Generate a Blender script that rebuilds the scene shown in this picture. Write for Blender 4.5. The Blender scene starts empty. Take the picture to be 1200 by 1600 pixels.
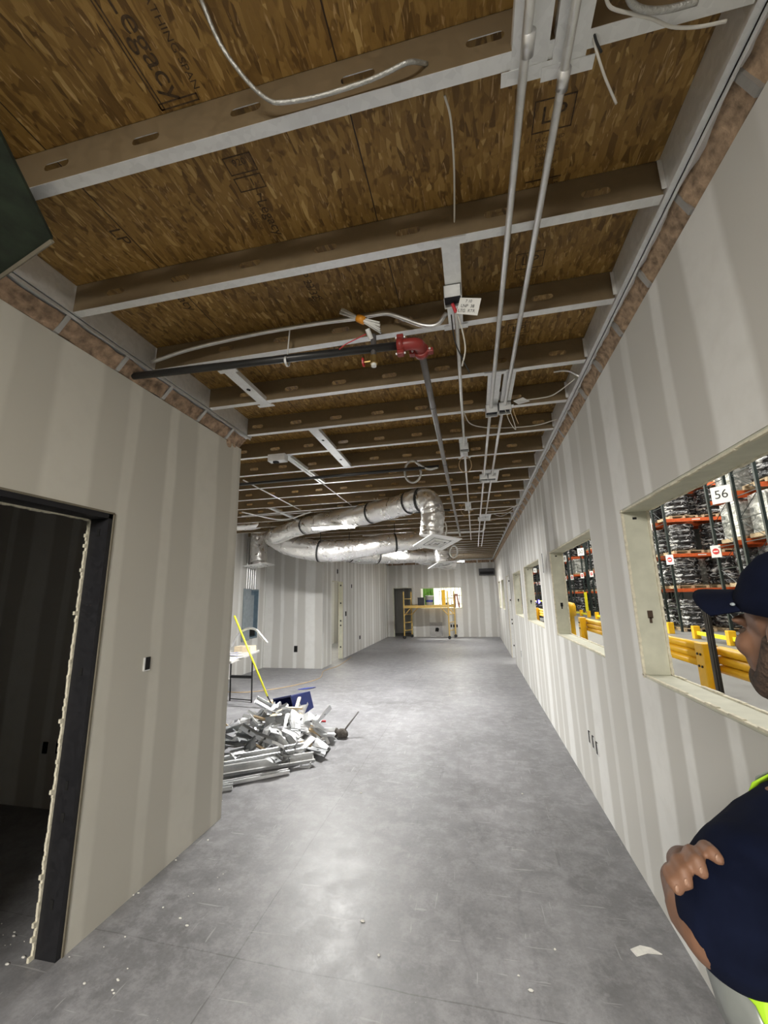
import bpy, bmesh, math, random
from mathutils import Vector, Matrix, noise
random.seed(11)
SC = bpy.context.scene
COL = SC.collection
V = Vector
PI = math.pi

# ------------------------------------------------------------------ camera
CAM_H, FPX = 1.6, 635.7
YAW, PITCH, ROLL = -.212, .2054, -.0195
def cam_axes():
    f = V((math.sin(YAW)*math.cos(PITCH), math.cos(YAW)*math.cos(PITCH), math.sin(PITCH)))
    r = f.cross(V((0, 0, 1))).normalized(); u = r.cross(f)
    return r*math.cos(ROLL)+u*math.sin(ROLL), u*math.cos(ROLL)-r*math.sin(ROLL), -f
CX, CY, CZ = cam_axes()
CO = V((0, 0, CAM_H))
cd = bpy.data.cameras.new('camera'); cam = bpy.data.objects.new('camera', cd); COL.objects.link(cam)
cd.sensor_fit = 'VERTICAL'; cd.sensor_height = 36; cd.lens = 36*FPX/1600; cd.clip_start = .02; cd.clip_end = 300
cam.matrix_world = Matrix((( CX.x, CY.x, CZ.x, 0), (CX.y, CY.y, CZ.y, 0), (CX.z, CY.z, CZ.z, CAM_H), (0, 0, 0, 1)))
SC.camera = cam
def ray(px, py): return CX*((px-600)/FPX) - CY*((py-800)/FPX) - CZ
def atz(px, py, z): d = ray(px, py); return CO+d*((z-CAM_H)/d.z)
def atx(px, py, x): d = ray(px, py); return CO+d*(x/d.x)
def aty(px, py, y): d = ray(px, py); return CO+d*(y/d.y)

# ------------------------------------------------------------------ light and exposure
SC.view_settings.view_transform = 'Standard'; SC.view_settings.look = 'None'
SC.view_settings.gamma = 1; SC.view_settings.use_curve_mapping = False
SC.view_settings.exposure = 0.0
W = bpy.data.worlds.new('world'); SC.world = W; W.use_nodes = True
W.node_tree.nodes['Background'].inputs[0].default_value = (.9, .95, 1, 1)
W.node_tree.nodes['Background'].inputs[1].default_value = .25
def area(name, loc, power, sx, sy, col=(1, 1, 1), rot=(0, 0, 0), spread=180):
    l = bpy.data.lights.new(name, 'AREA'); l.shape = 'RECTANGLE'; l.size = sx; l.size_y = sy; l.energy = power; l.color = col
    l.spread = math.radians(spread)
    o = bpy.data.objects.new(name, l); COL.objects.link(o); o.location = loc; o.rotation_euler = rot
    return o
area('warehouse_lamp', (5, 4, 9.4), 520, 3, 3, (1, .97, .9))
area('warehouse_lamp', (5, 12, 9.4), 620, 3, 3, (1, .97, .9))
area('warehouse_lamp', (5, 20, 9.4), 620, 3, 3, (1, .97, .9))
area('warehouse_lamp', (5, 30, 9.4), 750, 3, 3, (1, .97, .9))
area('warehouse_lamp', (5, 42, 9.4), 750, 3, 3, (1, .97, .9))
area('warehouse_lamp', (5, 55, 9.4), 750, 3, 3, (1, .97, .9))
area('warehouse_lamp', (5, 68, 9.4), 750, 3, 3, (1, .97, .9))
area('warehouse_lamp', (11, 17.3, 9.4), 600, 6, 1.5, (1, .97, .9))
area('warehouse_lamp', (11, 11.4, 9.4), 600, 6, 1.5, (1, .97, .9))
area('warehouse_lamp', (-3, 21.5, 8.0), 3800, 4, 3, (1, .98, .88))
area('near_fill_light', (-.75, -2.4, 2.6), 105, 1.2, .4, (1, .95, .86), (math.radians(50), 0, 0), 112)  # unseen fill added behind the camera to brighten the near walls
area('back_room_lamp', (-4.3, 12.0, 2.7), 90, .8, .3, (1, .96, .82))

# ------------------------------------------------------------------ mesh helpers
class MB:
    def __init__(s): s.v = []; s.f = []
    def add(s, vs, fs):
        n = len(s.v); s.v += [V(p) for p in vs]; s.f += [tuple(i+n for i in f) for f in fs]; return s
    def box(s, a, b, m=None):
        x0, y0, z0 = a; x1, y1, z1 = b
        vs = [V((x, y, z)) for z in (z0, z1) for x, y in ((x0, y0), (x1, y0), (x1, y1), (x0, y1))]
        if m: vs = [m @ p for p in vs]
        return s.add(vs, [(0, 3, 2, 1), (4, 5, 6, 7), (0, 1, 5, 4), (1, 2, 6, 5), (2, 3, 7, 6), (3, 0, 4, 7)])
    def tube(s, pts, r, n=10, cap=True, jit=None):
        pts = [V(p) for p in pts]; N = len(pts); rs = r if isinstance(r, (list, tuple)) else [r]*N
        t0 = (pts[1]-pts[0]).normalized(); up = V((0, 0, 1)) if abs(t0.z) < .9 else V((1, 0, 0))
        nrm = (up-t0*up.dot(t0)).normalized(); base = len(s.v)
        for i, p in enumerate(pts):
            t = ((pts[min(i+1, N-1)]-p).normalized()+(p-pts[max(i-1, 0)]).normalized())
            t = t.normalized() if t.length > 1e-6 else t0
            nrm = (nrm-t*nrm.dot(t)); nrm = nrm.normalized() if nrm.length > 1e-6 else t.orthogonal().normalized(); b = t.cross(nrm)
            for k in range(n):
                a = 2*PI*k/n; rr = rs[i]*(jit(i, k) if jit else 1)
                s.v.append(p+(nrm*math.cos(a)+b*math.sin(a))*rr)
        for i in range(N-1):
            for k in range(n):
                a = base+i*n+k; c = base+i*n+(k+1) % n
                s.f.append((a, c, c+n, a+n))
        if cap:
            s.f.append(tuple(base+k for k in reversed(range(n)))); s.f.append(tuple(base+(N-1)*n+k for k in range(n)))
        return s
    def cyl(s, p, q, r, r2=None, n=16): return s.tube([p, q], [r, r if r2 is None else r2], n)
    def lathe(s, prof, n=24, m=None, close=True):
        base = len(s.v)
        for r, z in prof:
            for k in range(n):
                p = V((r*math.cos(2*PI*k/n), r*math.sin(2*PI*k/n), z)); s.v.append(m @ p if m else p)
        for i in range(len(prof)-1):
            for k in range(n):
                a = base+i*n+k; c = base+i*n+(k+1) % n; s.f.append((a, c, c+n, a+n))
        if close:
            s.f.append(tuple(base+k for k in reversed(range(n)))); s.f.append(tuple(base+(len(prof)-1)*n+k for k in range(n)))
        return s
    def ell(s, c, r, m=None, nu=14, nv=9):
        base = len(s.v); M = m or Matrix.Identity(3)
        for i in range(nv+1):
            th = PI*i/nv
            for k in range(nu):
                a = 2*PI*k/nu
                s.v.append(V(c)+M @ V((r[0]*math.sin(th)*math.cos(a), r[1]*math.sin(th)*math.sin(a), r[2]*math.cos(th))))
        for i in range(nv):
            for k in range(nu):
                a = base+i*nu+k; b = base+i*nu+(k+1) % nu; s.f.append((a, a+nu, b+nu, b))
        return s
    def prism(s, poly, d, m=None):
        n = len(poly); vs = [V((x, y, 0)) for x, y in poly]+[V((x, y, d)) for x, y in poly]
        if m: vs = [m @ p for p in vs]
        return s.add(vs, [tuple(reversed(range(n))), tuple(range(n, 2*n))]+[(i, (i+1) % n, (i+1) % n+n, i+n) for i in range(n)])
    def build(s, name, mat, parent=None, smooth=False, fix=True, bevel=0, sub=0):
        off = V(parent_origin(parent))
        me = bpy.data.meshes.new(name); me.from_pydata([p-off for p in s.v], [], s.f)
        if fix:
            bm = bmesh.new(); bm.from_mesh(me); bmesh.ops.remove_doubles(bm, verts=bm.verts, dist=1e-5)
            bmesh.ops.recalc_face_normals(bm, faces=bm.faces); bm.to_mesh(me); bm.free()
        me.materials.append(M[mat])
        if smooth: me.polygons.foreach_set('use_smooth', [True]*len(me.polygons))
        o = bpy.data.objects.new(name, me); COL.objects.link(o)
        if parent: o.parent = parent
        if bevel:
            b = o.modifiers.new('bevel', 'BEVEL'); b.width = bevel; b.segments = 2; b.limit_method = 'ANGLE'
        if sub:
            b = o.modifiers.new('sub', 'SUBSURF'); b.levels = b.render_levels = sub
        return o
def parent_origin(p):
    o = V((0, 0, 0))
    while p: o = o+p.location; p = p.parent
    return o
def thing(name, label, cat, loc=(0, 0, 0), group=None):
    o = bpy.data.objects.new(name, None); COL.objects.link(o); o.empty_display_size = .1; o.location = loc
    return tag(o, label, cat, group)
def tag(o, label, cat, group=None, kind=None):
    o['label'] = label; o['category'] = cat
    if group: o['group'] = group
    if kind: o['kind'] = kind
    return o
def struct(o): o['kind'] = 'structure'; return o
def copy_tree(o, loc=None, rot=None, label=None, group=None, parent=None):
    c = o.copy(); COL.objects.link(c); c.parent = parent
    if loc is not None: c.location = loc
    if rot is not None: c.rotation_euler = rot
    if label: c['label'] = label
    if group: c['group'] = group
    for ch in o.children: copy_tree(ch, parent=c)
    return c
def frame_m(p, q, up=(0, 0, 1), roll=0):
    """matrix with local X from p to q, local Z near up"""
    x = (V(q)-V(p)).normalized(); u = V(up); z = (u-x*u.dot(x)).normalized(); y = z.cross(x)
    m = Matrix((x, y, z)).transposed().to_4x4(); m.translation = V(p)
    return m @ Matrix.Rotation(roll, 4, 'X')
def spline(pts, n=8):
    pts = [V(p) for p in pts]; out = []
    P = [pts[0]*2-pts[1]]+pts+[pts[-1]*2-pts[-2]]
    for i in range(1, len(P)-2):
        for k in range(n):
            t = k/n; a, b, c, d = P[i-1:i+3]
            out.append(.5*((2*b)+(c-a)*t+(2*a-5*b+4*c-d)*t*t+(3*b-a-3*c+d)*t**3))
    out.append(pts[-1]); return out

# ------------------------------------------------------------------ materials
M = {}
class NT:
    def __init__(s, name):
        m = bpy.data.materials.new(name); m.use_nodes = True; M[name] = m; s.t = m.node_tree; s.b = s.t.nodes['Principled BSDF']
    def n(s, k, **kw):
        nd = s.t.nodes.new(k)
        for a, v in kw.items():
            if a.startswith('_'): nd.inputs[int(a[1:])].default_value = v
            else: setattr(nd, a, v)
        return nd
    def l(s, a, b): s.t.links.new(a, b)
    def math(s, op, a, b=None, c=None):
        nd = s.n('ShaderNodeMath', operation=op)
        for i, x in enumerate((a, b, c)):
            if x is None: continue
            if isinstance(x, (int, float)): nd.inputs[i].default_value = x
            else: s.l(x, nd.inputs[i])
        return nd.outputs[0]
    def coord(s): return s.n('ShaderNodeTexCoord').outputs['Object']
    def noise(s, vec, scale, detail=4, rough=.55, dist=0, sc=None):
        if sc:
            mp = s.n('ShaderNodeMapping'); mp.inputs['Scale'].default_value = sc; s.l(vec, mp.inputs[0]); vec = mp.outputs[0]
        nd = s.n('ShaderNodeTexNoise'); nd.inputs['Scale'].default_value = scale; nd.inputs['Detail'].default_value = detail
        nd.inputs['Roughness'].default_value = rough; nd.inputs['Distortion'].default_value = dist; s.l(vec, nd.inputs[0]); return nd.outputs[0]
    def ramp(s, fac, stops):
        r = s.n('ShaderNodeValToRGB'); e = r.color_ramp.elements
        for i, (p, c) in enumerate(stops):
            el = e[i] if i < 2 else e.new(p)
            el.position = p; el.color = (c, c, c, 1) if isinstance(c, (int, float)) else (*c, 1)
        s.l(fac, r.inputs[0]); return r.outputs[0]
    def mix(s, fac, a, b, mode='MIX'):
        nd = s.n('ShaderNodeMix', data_type='RGBA', blend_type=mode)
        for i, x in ((0, fac), (6, a), (7, b)):
            if isinstance(x, (int, float)): nd.inputs[i].default_value = x
            elif isinstance(x, tuple): nd.inputs[i].default_value = (*x, 1)
            else: s.l(x, nd.inputs[i])
        return nd.outputs[2]
    def bump(s, h, strength=.3, dist=.01):
        b = s.n('ShaderNodeBump'); b.inputs['Strength'].default_value = strength; b.inputs['Distance'].default_value = dist
        s.l(h, b.inputs['Height']); s.l(b.outputs[0], s.b.inputs['Normal'])
    def base(s, c, rough=.5, metal=0, spec=None):
        for i, x in (('Base Color', c), ('Roughness', rough), ('Metallic', metal)):
            if isinstance(x, tuple): s.b.inputs[i].default_value = (*x, 1)
            elif isinstance(x, (int, float)): s.b.inputs[i].default_value = x
            else: s.l(x, s.b.inputs[i])
        if spec is not None: s.b.inputs['Specular IOR Level'].default_value = spec
def plain(name, c, rough=.5, metal=0, var=.12, bump=0, scale=12, spec=None):
    t = NT(name); co = t.coord(); n = t.noise(co, scale, 5)
    lo = tuple(x*(1-var) for x in c); hi = tuple(min(1, x*(1+var)) for x in c)
    t.base(t.ramp(n, [(.3, lo), (.7, hi)]), rough, metal, spec)
    if bump: t.bump(n, bump)
    return t
def drywall(name, axis, ph=0., mud=(.72, .715, .69), paper=(.5, .49, .455), ztop=True):
    t = NT(name); co = t.coord(); sp = t.n('ShaderNodeSeparateXYZ'); t.l(co, sp.inputs[0])
    u = sp.outputs[axis]
    warp = t.noise(co, 1.3, 3, .5, 0, (1, 1, .35)); warp2 = t.noise(co, 5, 3)
    uu = t.math('ADD', u, t.math('MULTIPLY', t.math('SUBTRACT', warp, .5), .14)); uu = t.math('ADD', uu, t.math('MULTIPLY', t.math('SUBTRACT', warp2, .5), .02))
    def band(period, off, w, soft):
        f = t.math('FRACT', t.math('DIVIDE', t.math('ADD', uu, off), period))
        d = t.math('MULTIPLY', t.math('ABSOLUTE', t.math('SUBTRACT', f, .5)), period)
        m = t.n('ShaderNodeMapRange', interpolation_type='SMOOTHSTEP'); m.inputs[1].default_value = w+soft; m.inputs[2].default_value = w-soft
        t.l(d, m.inputs[0]); return m.outputs[0]
    joint = band(1.08, ph, .12, .022); screws = band(.36, ph, .042, .016)
    vn = t.noise(co, 1.7, 2, .5, 0, (1, 1, .35)); scr = t.math('MULTIPLY', screws, t.ramp(vn, [(.3, .35), (.6, 1.)]))
    m = t.math('MAXIMUM', joint, scr)
    fine = t.noise(co, 9, 4); m = t.math('MULTIPLY', m, t.ramp(fine, [(.25, .75), (.55, 1.)]))
    big = t.noise(co, .8, 3); tint = t.mix(t.ramp(big, [(.35, 0.), (.7, 1.)]), paper, tuple(x*.93 for x in paper))
    c = t.mix(m, tint, mud)
    t.base(c, .72, 0, .3); t.bump(fine, .05)
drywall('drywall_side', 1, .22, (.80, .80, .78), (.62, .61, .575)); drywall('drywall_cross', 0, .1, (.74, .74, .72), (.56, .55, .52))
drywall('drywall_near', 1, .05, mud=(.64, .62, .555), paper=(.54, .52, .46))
plain('paper_edge', (.72, .68, .55), .85, var=.2, bump=.4, scale=40)
plain('return_board', (.60, .60, .50), .8, var=.08)
# OSB underside
t = NT('osb'); co = t.coord()
def strands(rot, sc):
    mp = t.n('ShaderNodeMapping'); mp.inputs['Rotation'].default_value = (0, 0, rot); mp.inputs['Scale'].default_value = sc
    nz = t.noise(co, 6, 3); ad = t.n('ShaderNodeMix', data_type='VECTOR'); ad.inputs[0].default_value = .04
    t.l(co, ad.inputs[4]); 
    cn = t.n('ShaderNodeTexNoise'); cn.inputs['Scale'].default_value = 5; t.l(co, cn.inputs[0]); t.l(cn.outputs[1], ad.inputs[5]); t.l(ad.outputs[1], mp.inputs[0])
    v = t.n('ShaderNodeTexVoronoi', feature='F1'); v.inputs['Scale'].default_value = 1; t.l(mp.outputs[0], v.inputs[0])
    sp = t.n('ShaderNodeSeparateColor'); t.l(v.outputs['Color'], sp.inputs[0]); return sp.outputs[0], v.outputs['Distance']
a, da = strands(.3, (75, 15, 5)); b, db = strands(-.5, (60, 13, 5)); c3, dc = strands(1.3, (55, 14, 5))
sel = t.ramp(t.noise(co, 14, 2), [(.47, 0.), (.53, 1.)]); sel2 = t.ramp(t.noise(co, 9, 2), [(.58, 0.), (.62, 1.)])
s1 = t.mix(sel, a, b); s2 = t.mix(sel2, s1, c3)
colr = t.ramp(s2, [(0., (.12, .062, .014)), (.3, (.22, .122, .03)), (.75, (.29, .168, .042)), (.95, (.37, .225, .065)), (1., (.52, .35, .13))])
lg = t.ramp(t.noise(co, 1.4, 3), [(.35, .75), (.65, 1.05)])
colr = t.mix(1., colr, lg, 'MULTIPLY')
glint = t.ramp(t.noise(co, 22, 3, .5, 1.2, (3.6, .6, 1)), [(.62, 0.), (.70, 1.)])
colr = t.mix(t.math('MULTIPLY', glint, .55), colr, (.62, .42, .2))
sp = t.n('ShaderNodeSeparateXYZ'); t.l(co, sp.inputs[0])
wob = t.math('MULTIPLY', t.math('SUBTRACT', t.noise(co, 3, 2), .5), .01)
f = t.math('FRACT', t.math('DIVIDE', t.math('ADD', t.math('ADD', sp.outputs[0], wob), 5.4+.283), 1.075))
jn = t.math('LESS_THAN', f, .0045)
colr = t.mix(jn, colr, (.03, .015, .006))
t.base(colr, .55, 0, .4); t.bump(t.mix(.5, s2, t.noise(co, 30, 3, .5, 1., (3, .7, 1))), .5, .006)
# galvanised steel
def galv(name, c, rough, metal=.9):
    t = NT(name); co = t.coord(); v = t.n('ShaderNodeTexVoronoi'); v.inputs['Scale'].default_value = 45; t.l(co, v.inputs[0])
    sp = t.n('ShaderNodeSeparateColor'); t.l(v.outputs['Color'], sp.inputs[0]); n = t.noise(co, 4, 4)
    k = t.mix(.5, sp.outputs[0], n); lo = tuple(x*.82 for x in c)
    t.base(t.mix(k, lo, c), t.ramp(k, [(.2, rough), (.8, rough+.12)]), metal); t.bump(n, .05)
galv('galvanized', (.86, .87, .87), .45, .6); galv('galvanized_scrap', (.74, .75, .76), .42, .7); galv('galvanized_gap_shade', (.30, .31, .32), .5, .7); galv('galvanized_mid', (.5, .51, .52), .4, .8); galv('dark_steel', (.035, .035, .04), .5, .6)  # scrap's mid and darkest greys put the pile's shaded gaps into colour
galv('joist_steel_reflection', (.26, .195, .115), .45, .5)  # OSB reflection painted into the web's dark brown base colour
galv('stud_steel', (.45, .44, .42), .5, .6)
galv('conduit_steel', (.80, .80, .80), .32)
plain('insulation', (.30, .205, .135), .95, var=.55, bump=1., scale=22)
plain('insulation_loose', (.36, .255, .17), .95, var=.5, bump=1., scale=30)
# foil
t = NT('foil'); co = t.coord(); v = t.n('ShaderNodeTexVoronoi', feature='F1'); v.inputs['Scale'].default_value = 16
nn = t.noise(co, 7, 4, .6, 1.5); t.l(co, v.inputs[0]); h = t.mix(.5, v.outputs['Distance'], nn)
t.base((.9, .89, .88), t.ramp(nn, [(.3, .22), (.7, .42)]), .88); t.bump(h, .5, .02)
# floors
def concrete(name, lo, hi, rl, rh, near=True):
    t = NT(name); co = t.coord(); n1 = t.noise(co, 1.1, 8, .7, .1); n2 = t.noise(co, 6, 6, .65); n3 = t.noise(co, 60, 3, .6)
    k = t.mix(.45, n1, n2); k = t.mix(.2, k, n3)
    c = t.ramp(k, [(.36, lo), (.64, hi)])
    sc = t.ramp(t.noise(co, 5, 3, .6, .6, (.6, 4, 1)), [(.70, 0.), (.76, 1.)]); c = t.mix(t.math('MULTIPLY', sc, .3), c, tuple(min(1, x*1.6) for x in hi))
    s2 = t.ramp(t.noise(co, 3, 2, .5, 0, (7, .35, 1)), [(.73, 0.), (.75, 1.)]); c = t.mix(t.math('MULTIPLY', s2, .35), c, tuple(x*.55 for x in lo))
    dots = t.ramp(t.noise(co, 34, 2), [(.78, 0.), (.8, 1.)]); c = t.mix(t.math('MULTIPLY', dots, .6), c, (.6, .6, .58))
    if near:
        sp = t.n('ShaderNodeSeparateXYZ'); t.l(co, sp.inputs[0]); wb = t.math('MULTIPLY', t.noise(co, 2, 2), .03)
        dy = t.math('ABSOLUTE', t.math('SUBTRACT', t.math('ADD', t.math('ADD', sp.outputs[1], wb), t.math('MULTIPLY', sp.outputs[0], .02)), 2.02))
        dx = t.math('ABSOLUTE', t.math('SUBTRACT', t.math('ADD', sp.outputs[0], wb), -1.16))
        ln = t.math('MAXIMUM', t.math('LESS_THAN', dy, .003), t.math('LESS_THAN', dx, .003)); c = t.mix(t.math('MULTIPLY', ln, .5), c, (.08, .08, .08))
        arc = t.ramp(t.noise(co, .8, 1, .4, .6, (1.4, .35, 1)), [(.496, 0.), (.5, 1.), (.504, 0.)]); c = t.mix(t.math('MULTIPLY', arc, .25), c, (.13, .13, .14))
        big = t.ramp(t.noise(co, .7, 4, .6, .3), [(.35, .78), (.65, 1.12)]); c = t.mix(1., c, big, 'MULTIPLY'); fs = t.ramp(t.noise(co, 9, 2, .5, .4, (.35, 5, 1)), [(.70, 0.), (.72, 1.)]); c = t.mix(t.math('MULTIPLY', fs, .35), c, (.5, .5, .5)); fs2 = t.ramp(t.noise(co, 8, 2, .5, .3, (6, .5, 1)), [(.71, 0.), (.725, 1.)]); c = t.mix(t.math('MULTIPLY', fs2, .35), c, (.5, .5, .5)); pat = t.ramp(t.noise(co, 7, 9, .8, .1), [(.47, 0.), (.60, 1.)]); c = t.mix(t.math('MULTIPLY', pat, .33), c, tuple(min(1, x*1.45) for x in hi))
    t.base(c, t.ramp(k, [(.35, rl), (.65, rh)]), 0, .5); t.bump(n3, .05)
concrete('floor_concrete', (.145, .145, .152), (.285, .285, .30), .34, .56); concrete('warehouse_concrete', (.13, .13, .125), (.2, .2, .19), .4, .6, False)
plain('black_pipe', (.02, .02, .02), .35); plain('grey_pipe', (.20, .19, .19), .38, .6)
plain('red_fitting', (.26, .03, .025), .4); plain('brass', (.5, .36, .14), .35, .9); plain('red_plastic', (.5, .03, .04), .4)
plain('white_metal', (.8, .8, .79), .4, var=.04); plain('vent_slot', (.12, .12, .12), .5)
plain('white_plastic', (.78, .78, .76), .4, var=.04); plain('black_rubber', (.015, .015, .015), .6)
plain('strap_black', (.02, .02, .02), .5); plain('pvc_dark', (.035, .035, .04), .5)
plain('green_board', (.02, .032, .018), .8, var=.5, scale=9, bump=.3)
plain('box_edge', (.17, .15, .11), .8)
plain('wood', (.52, .40, .25), .7, var=.25, scale=20); plain('pale_wood', (.72, .60, .42), .7, var=.2)
plain('blue_plastic', (.012, .02, .10), .35); plain('yellow_plastic', (.85, .82, .04), .4); plain('black_metal', (.02, .02, .022), .4, .3)
plain('table_white', (.5, .49, .47), .5, var=.05); plain('paper', (.62, .62, .61), .8, var=.03); plain('ink', (.05, .07, .3), .8)
plain('black_ink', (.06, .035, .015), .8, var=.6, scale=90); plain('hole_black', (.006, .006, .006), .9)
plain('panel_grey', (.33, .38, .41), .4, .3); plain('panel_blue', (.22, .30, .36), .35, .4)
plain('scaffold_yellow', (.62, .42, .12), .5); plain('rail_yellow', (.85, .48, .015), .38, var=.06); plain('bright_yellow', (.95, .83, .02), .45)
plain('rack_green', (.018, .028, .026), .45, var=.2); plain('rack_orange', (.62, .11, .025), .5, var=.2)
plain('sign_white', (.85, .85, .82), .5, var=.03); plain('sign_red', (.65, .03, .03), .5); plain('text_black', (.02, .02, .02), .6)
plain('pink_sticker', (.8, .2, .3), .5); plain('bronze', (.06, .055, .05), .35, .7); plain('cream_wall', (.85, .82, .68), .6, var=.05)
plain('green_tarp', (.06, .16, .01), .6); plain('tape_orange', (.7, .28, .02), .5); plain('cord_orange', (.5, .36, .2), .6); plain('cable_white', (.62, .60, .55), .5)
plain('flex_metal', (.45, .45, .43), .4, .7, scale=90, bump=.5); plain('dark_plastic', (.03, .03, .035), .4); plain('red_ladder', (.12, .02, .02), .5)
plain('warehouse_wall', (.5, .5, .48), .8); plain('mop_strings', (.09, .08, .07), .95, var=.4, bump=1, scale=60); plain('patch_grey', (.42, .41, .40), .8); plain('plaster', (.75, .74, .7), .9, bump=.5, scale=40)
# shrink wrap
def wrap(name, stops, sc=(1, 1, 3.5)):
    t = NT(name); co = t.coord(); n = t.noise(co, 3.2, 4, .6, 1.4, sc)
    t.base(t.ramp(n, stops), t.ramp(n, [(.3, .12), (.7, .35)]), .15, .8); t.bump(n, .9, .03)
wrap('wrap_tyre_highlights', [(.45, (.008, .008, .009)), (.54, (.03, .03, .033)), (.59, (.35, .35, .35)), (.66, (.8, .8, .79))], (1, 1, 2.2))  # pale stops paint white-silver highlights into the film colour
wrap('wrap_black', [(.45, (.008, .008, .009)), (.62, (.03, .03, .035)), (.72, (.3, .3, .3))])
wrap('wrap_clear', [(.35, (.16, .17, .16)), (.5, (.38, .39, .36)), (.65, (.75, .76, .73))], (1, .6, 1.5))
# person
plain('skin', (.17, .085, .05), .62, var=.10, scale=30, bump=.06); plain('navy_cotton', (.004, .006, .017), .95, var=.25, bump=.25, scale=14, spec=.08)
plain('black_cotton', (.008, .008, .009), .9, var=.2); plain('beard', (.05, .03, .02), .9, var=.5, bump=.8, scale=120)
plain('hi_vis', (.42, .72, .03), .6, var=.05); plain('reflective', (.27, .29, .28), .4, .3); plain('denim', (.03, .04, .07), .9)
plain('nail', (.27, .16, .11), .45); plain('eye_white', (.7, .68, .65), .3); plain('leather', (.06, .035, .02), .6)
def emit(name, c, st):
    t = NT(name); t.base(c, .5); t.b.inputs['Emission Color'].default_value = (*c, 1); t.b.inputs['Emission Strength'].default_value = st
emit('tube_glow', (1, .99, .96), 110); emit('blue_glow', (.12, .1, 1), 12); emit('pale_lit', (1, .98, .85), 1.2)

# ------------------------------------------------------------------ setting
LX, RX, FY = -1.962, .84, 16.9
WX = -5.05
BX, BY = -3.56, 9.39
WH, JZ, JD, OZ = 2.917, 3.013, .152, 3.165
def panels(a0, a1, z0, z1, openings):
    """rectangles that tile a wall [a0,a1]x[z0,z1] around its openings"""
    xs = sorted({a0, a1, *[o[0] for o in openings], *[o[1] for o in openings]}); zs = sorted({z0, z1, *[o[2] for o in openings], *[o[3] for o in openings]})
    xs = [x for x in xs if a0 <= x <= a1]; zs = [z for z in zs if z0 <= z <= z1]
    for i in range(len(xs)-1):
        for j in range(len(zs)-1):
            cx, cz = (xs[i]+xs[i+1])/2, (zs[j]+zs[j+1])/2
            if not any(o[0] < cx < o[1] and o[2] < cz < o[3] for o in openings): yield xs[i], xs[i+1], zs[j], zs[j+1]
def wall_x(name, x0, x1, a0, a1, z1, ops, mat):
    b = MB()
    for p, q, r, s in panels(a0, a1, 0, z1, ops): b.box((x0, p, r), (x1, q, s))
    return struct(b.build(name, mat, fix=False))
def wall_y(name, y0, y1, a0, a1, z1, ops, mat):
    b = MB()
    for p, q, r, s in panels(a0, a1, 0, z1, ops): b.box((p, y0, r), (q, y1, s))
    return struct(b.build(name, mat, fix=False))
struct(MB().box((WX-2, -3.2, -.1), (.985, 17.1, 0)).build('floor', 'floor_concrete'))
struct(MB().box((.985, -10, -.1), (34, 82, -.002)).box((-15, 17.1, -.1), (.985, 82, -.002)).build('floor_warehouse', 'warehouse_concrete'))
ceil = struct(MB().box((WX-.2, -3.2, OZ), (1.0, 17.15, OZ+.03)).build('ceiling', 'osb'))
DOORL = (.85, 1.878, 0, 2.087)
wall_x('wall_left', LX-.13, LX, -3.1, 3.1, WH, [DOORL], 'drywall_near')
wall_y('wall_left_end', 2.98, 3.1, WX, LX-.13, WH, [], 'drywall_cross')
wins = [(-.55, 2.52, 1.161, 2.056), (3.17, 4.85, 1.161, 2.056), (5.68, 7.38, 1.161, 2.056), (7.98, 9.48, 1.165, 2.05), (12.6, 13.6, 1.15, 2.05), (14.3, 15.4, 1.15, 2.05)]
DOORR = (10.5, 11.5, 0, 2.08)
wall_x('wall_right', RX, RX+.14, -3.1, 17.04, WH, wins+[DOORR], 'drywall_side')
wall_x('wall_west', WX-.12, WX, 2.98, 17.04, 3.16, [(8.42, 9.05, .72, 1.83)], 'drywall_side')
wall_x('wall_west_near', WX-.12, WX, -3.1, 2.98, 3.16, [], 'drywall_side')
wall_y('wall_box_front', BY, BY+.12, WX, BX, WH-.02, [], 'drywall_cross')
DOORB = (10.05, 10.95, 0, 2.03)
wall_x('wall_box_side', BX-.12, BX, BY+.12, FY, WH-.02, [DOORB], 'drywall_side')
FD = (-3.33, -2.5, 0, 1.96); FW = (-2.19, -.52, 1.09, 1.93)
wall_y('wall_far', FY, FY+.14, WX, RX+.14, WH-.04, [FD, FW], 'drywall_cross')
wall_y('wall_back', -3.2, -3.1, WX-.12, 1.0, 3.16, [], 'drywall_cross')
# dark room behind the far door opening
struct(MB().box((-3.9, 18.6, 0), (-2.3, 18.7, 2.9)).box((-3.95, 17.04, 0), (-3.85, 18.7, 2.9)).box((-2.4, 17.04, 0), (-2.3, 18.6, 2.9)).box((-3.95, 17.04, 2.9), (-2.3, 18.7, 2.95)).build('wall_far_closet', 'drywall_cross'))
# warehouse shell
struct(MB().box((33, -10, 0), (33.2, 82, 10)).box((-15.2, 17, 0), (-15, 82, 10)).box((-15, 81, 0), (33, 81.2, 10)).box((.985, -10.2, 0), (33, -10, 10)).build('wall_warehouse', 'warehouse_wall'))
struct(MB().box((-15, -10, 10), (33, 82, 10.2)).build('ceiling_warehouse', 'warehouse_wall'))
struct(MB().box((-8, 25, 0), (1.4, 25.2, 6)).build('wall_cream', 'cream_wall'))
# shell over the rooms, outside faces
struct(MB().box((.982, -3.1, WH), (1.0, 17.04, OZ)).box((WX, 17.04, WH-.04), (1.0, 17.06, OZ)).build('wall_header', 'warehouse_wall'))

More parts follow.
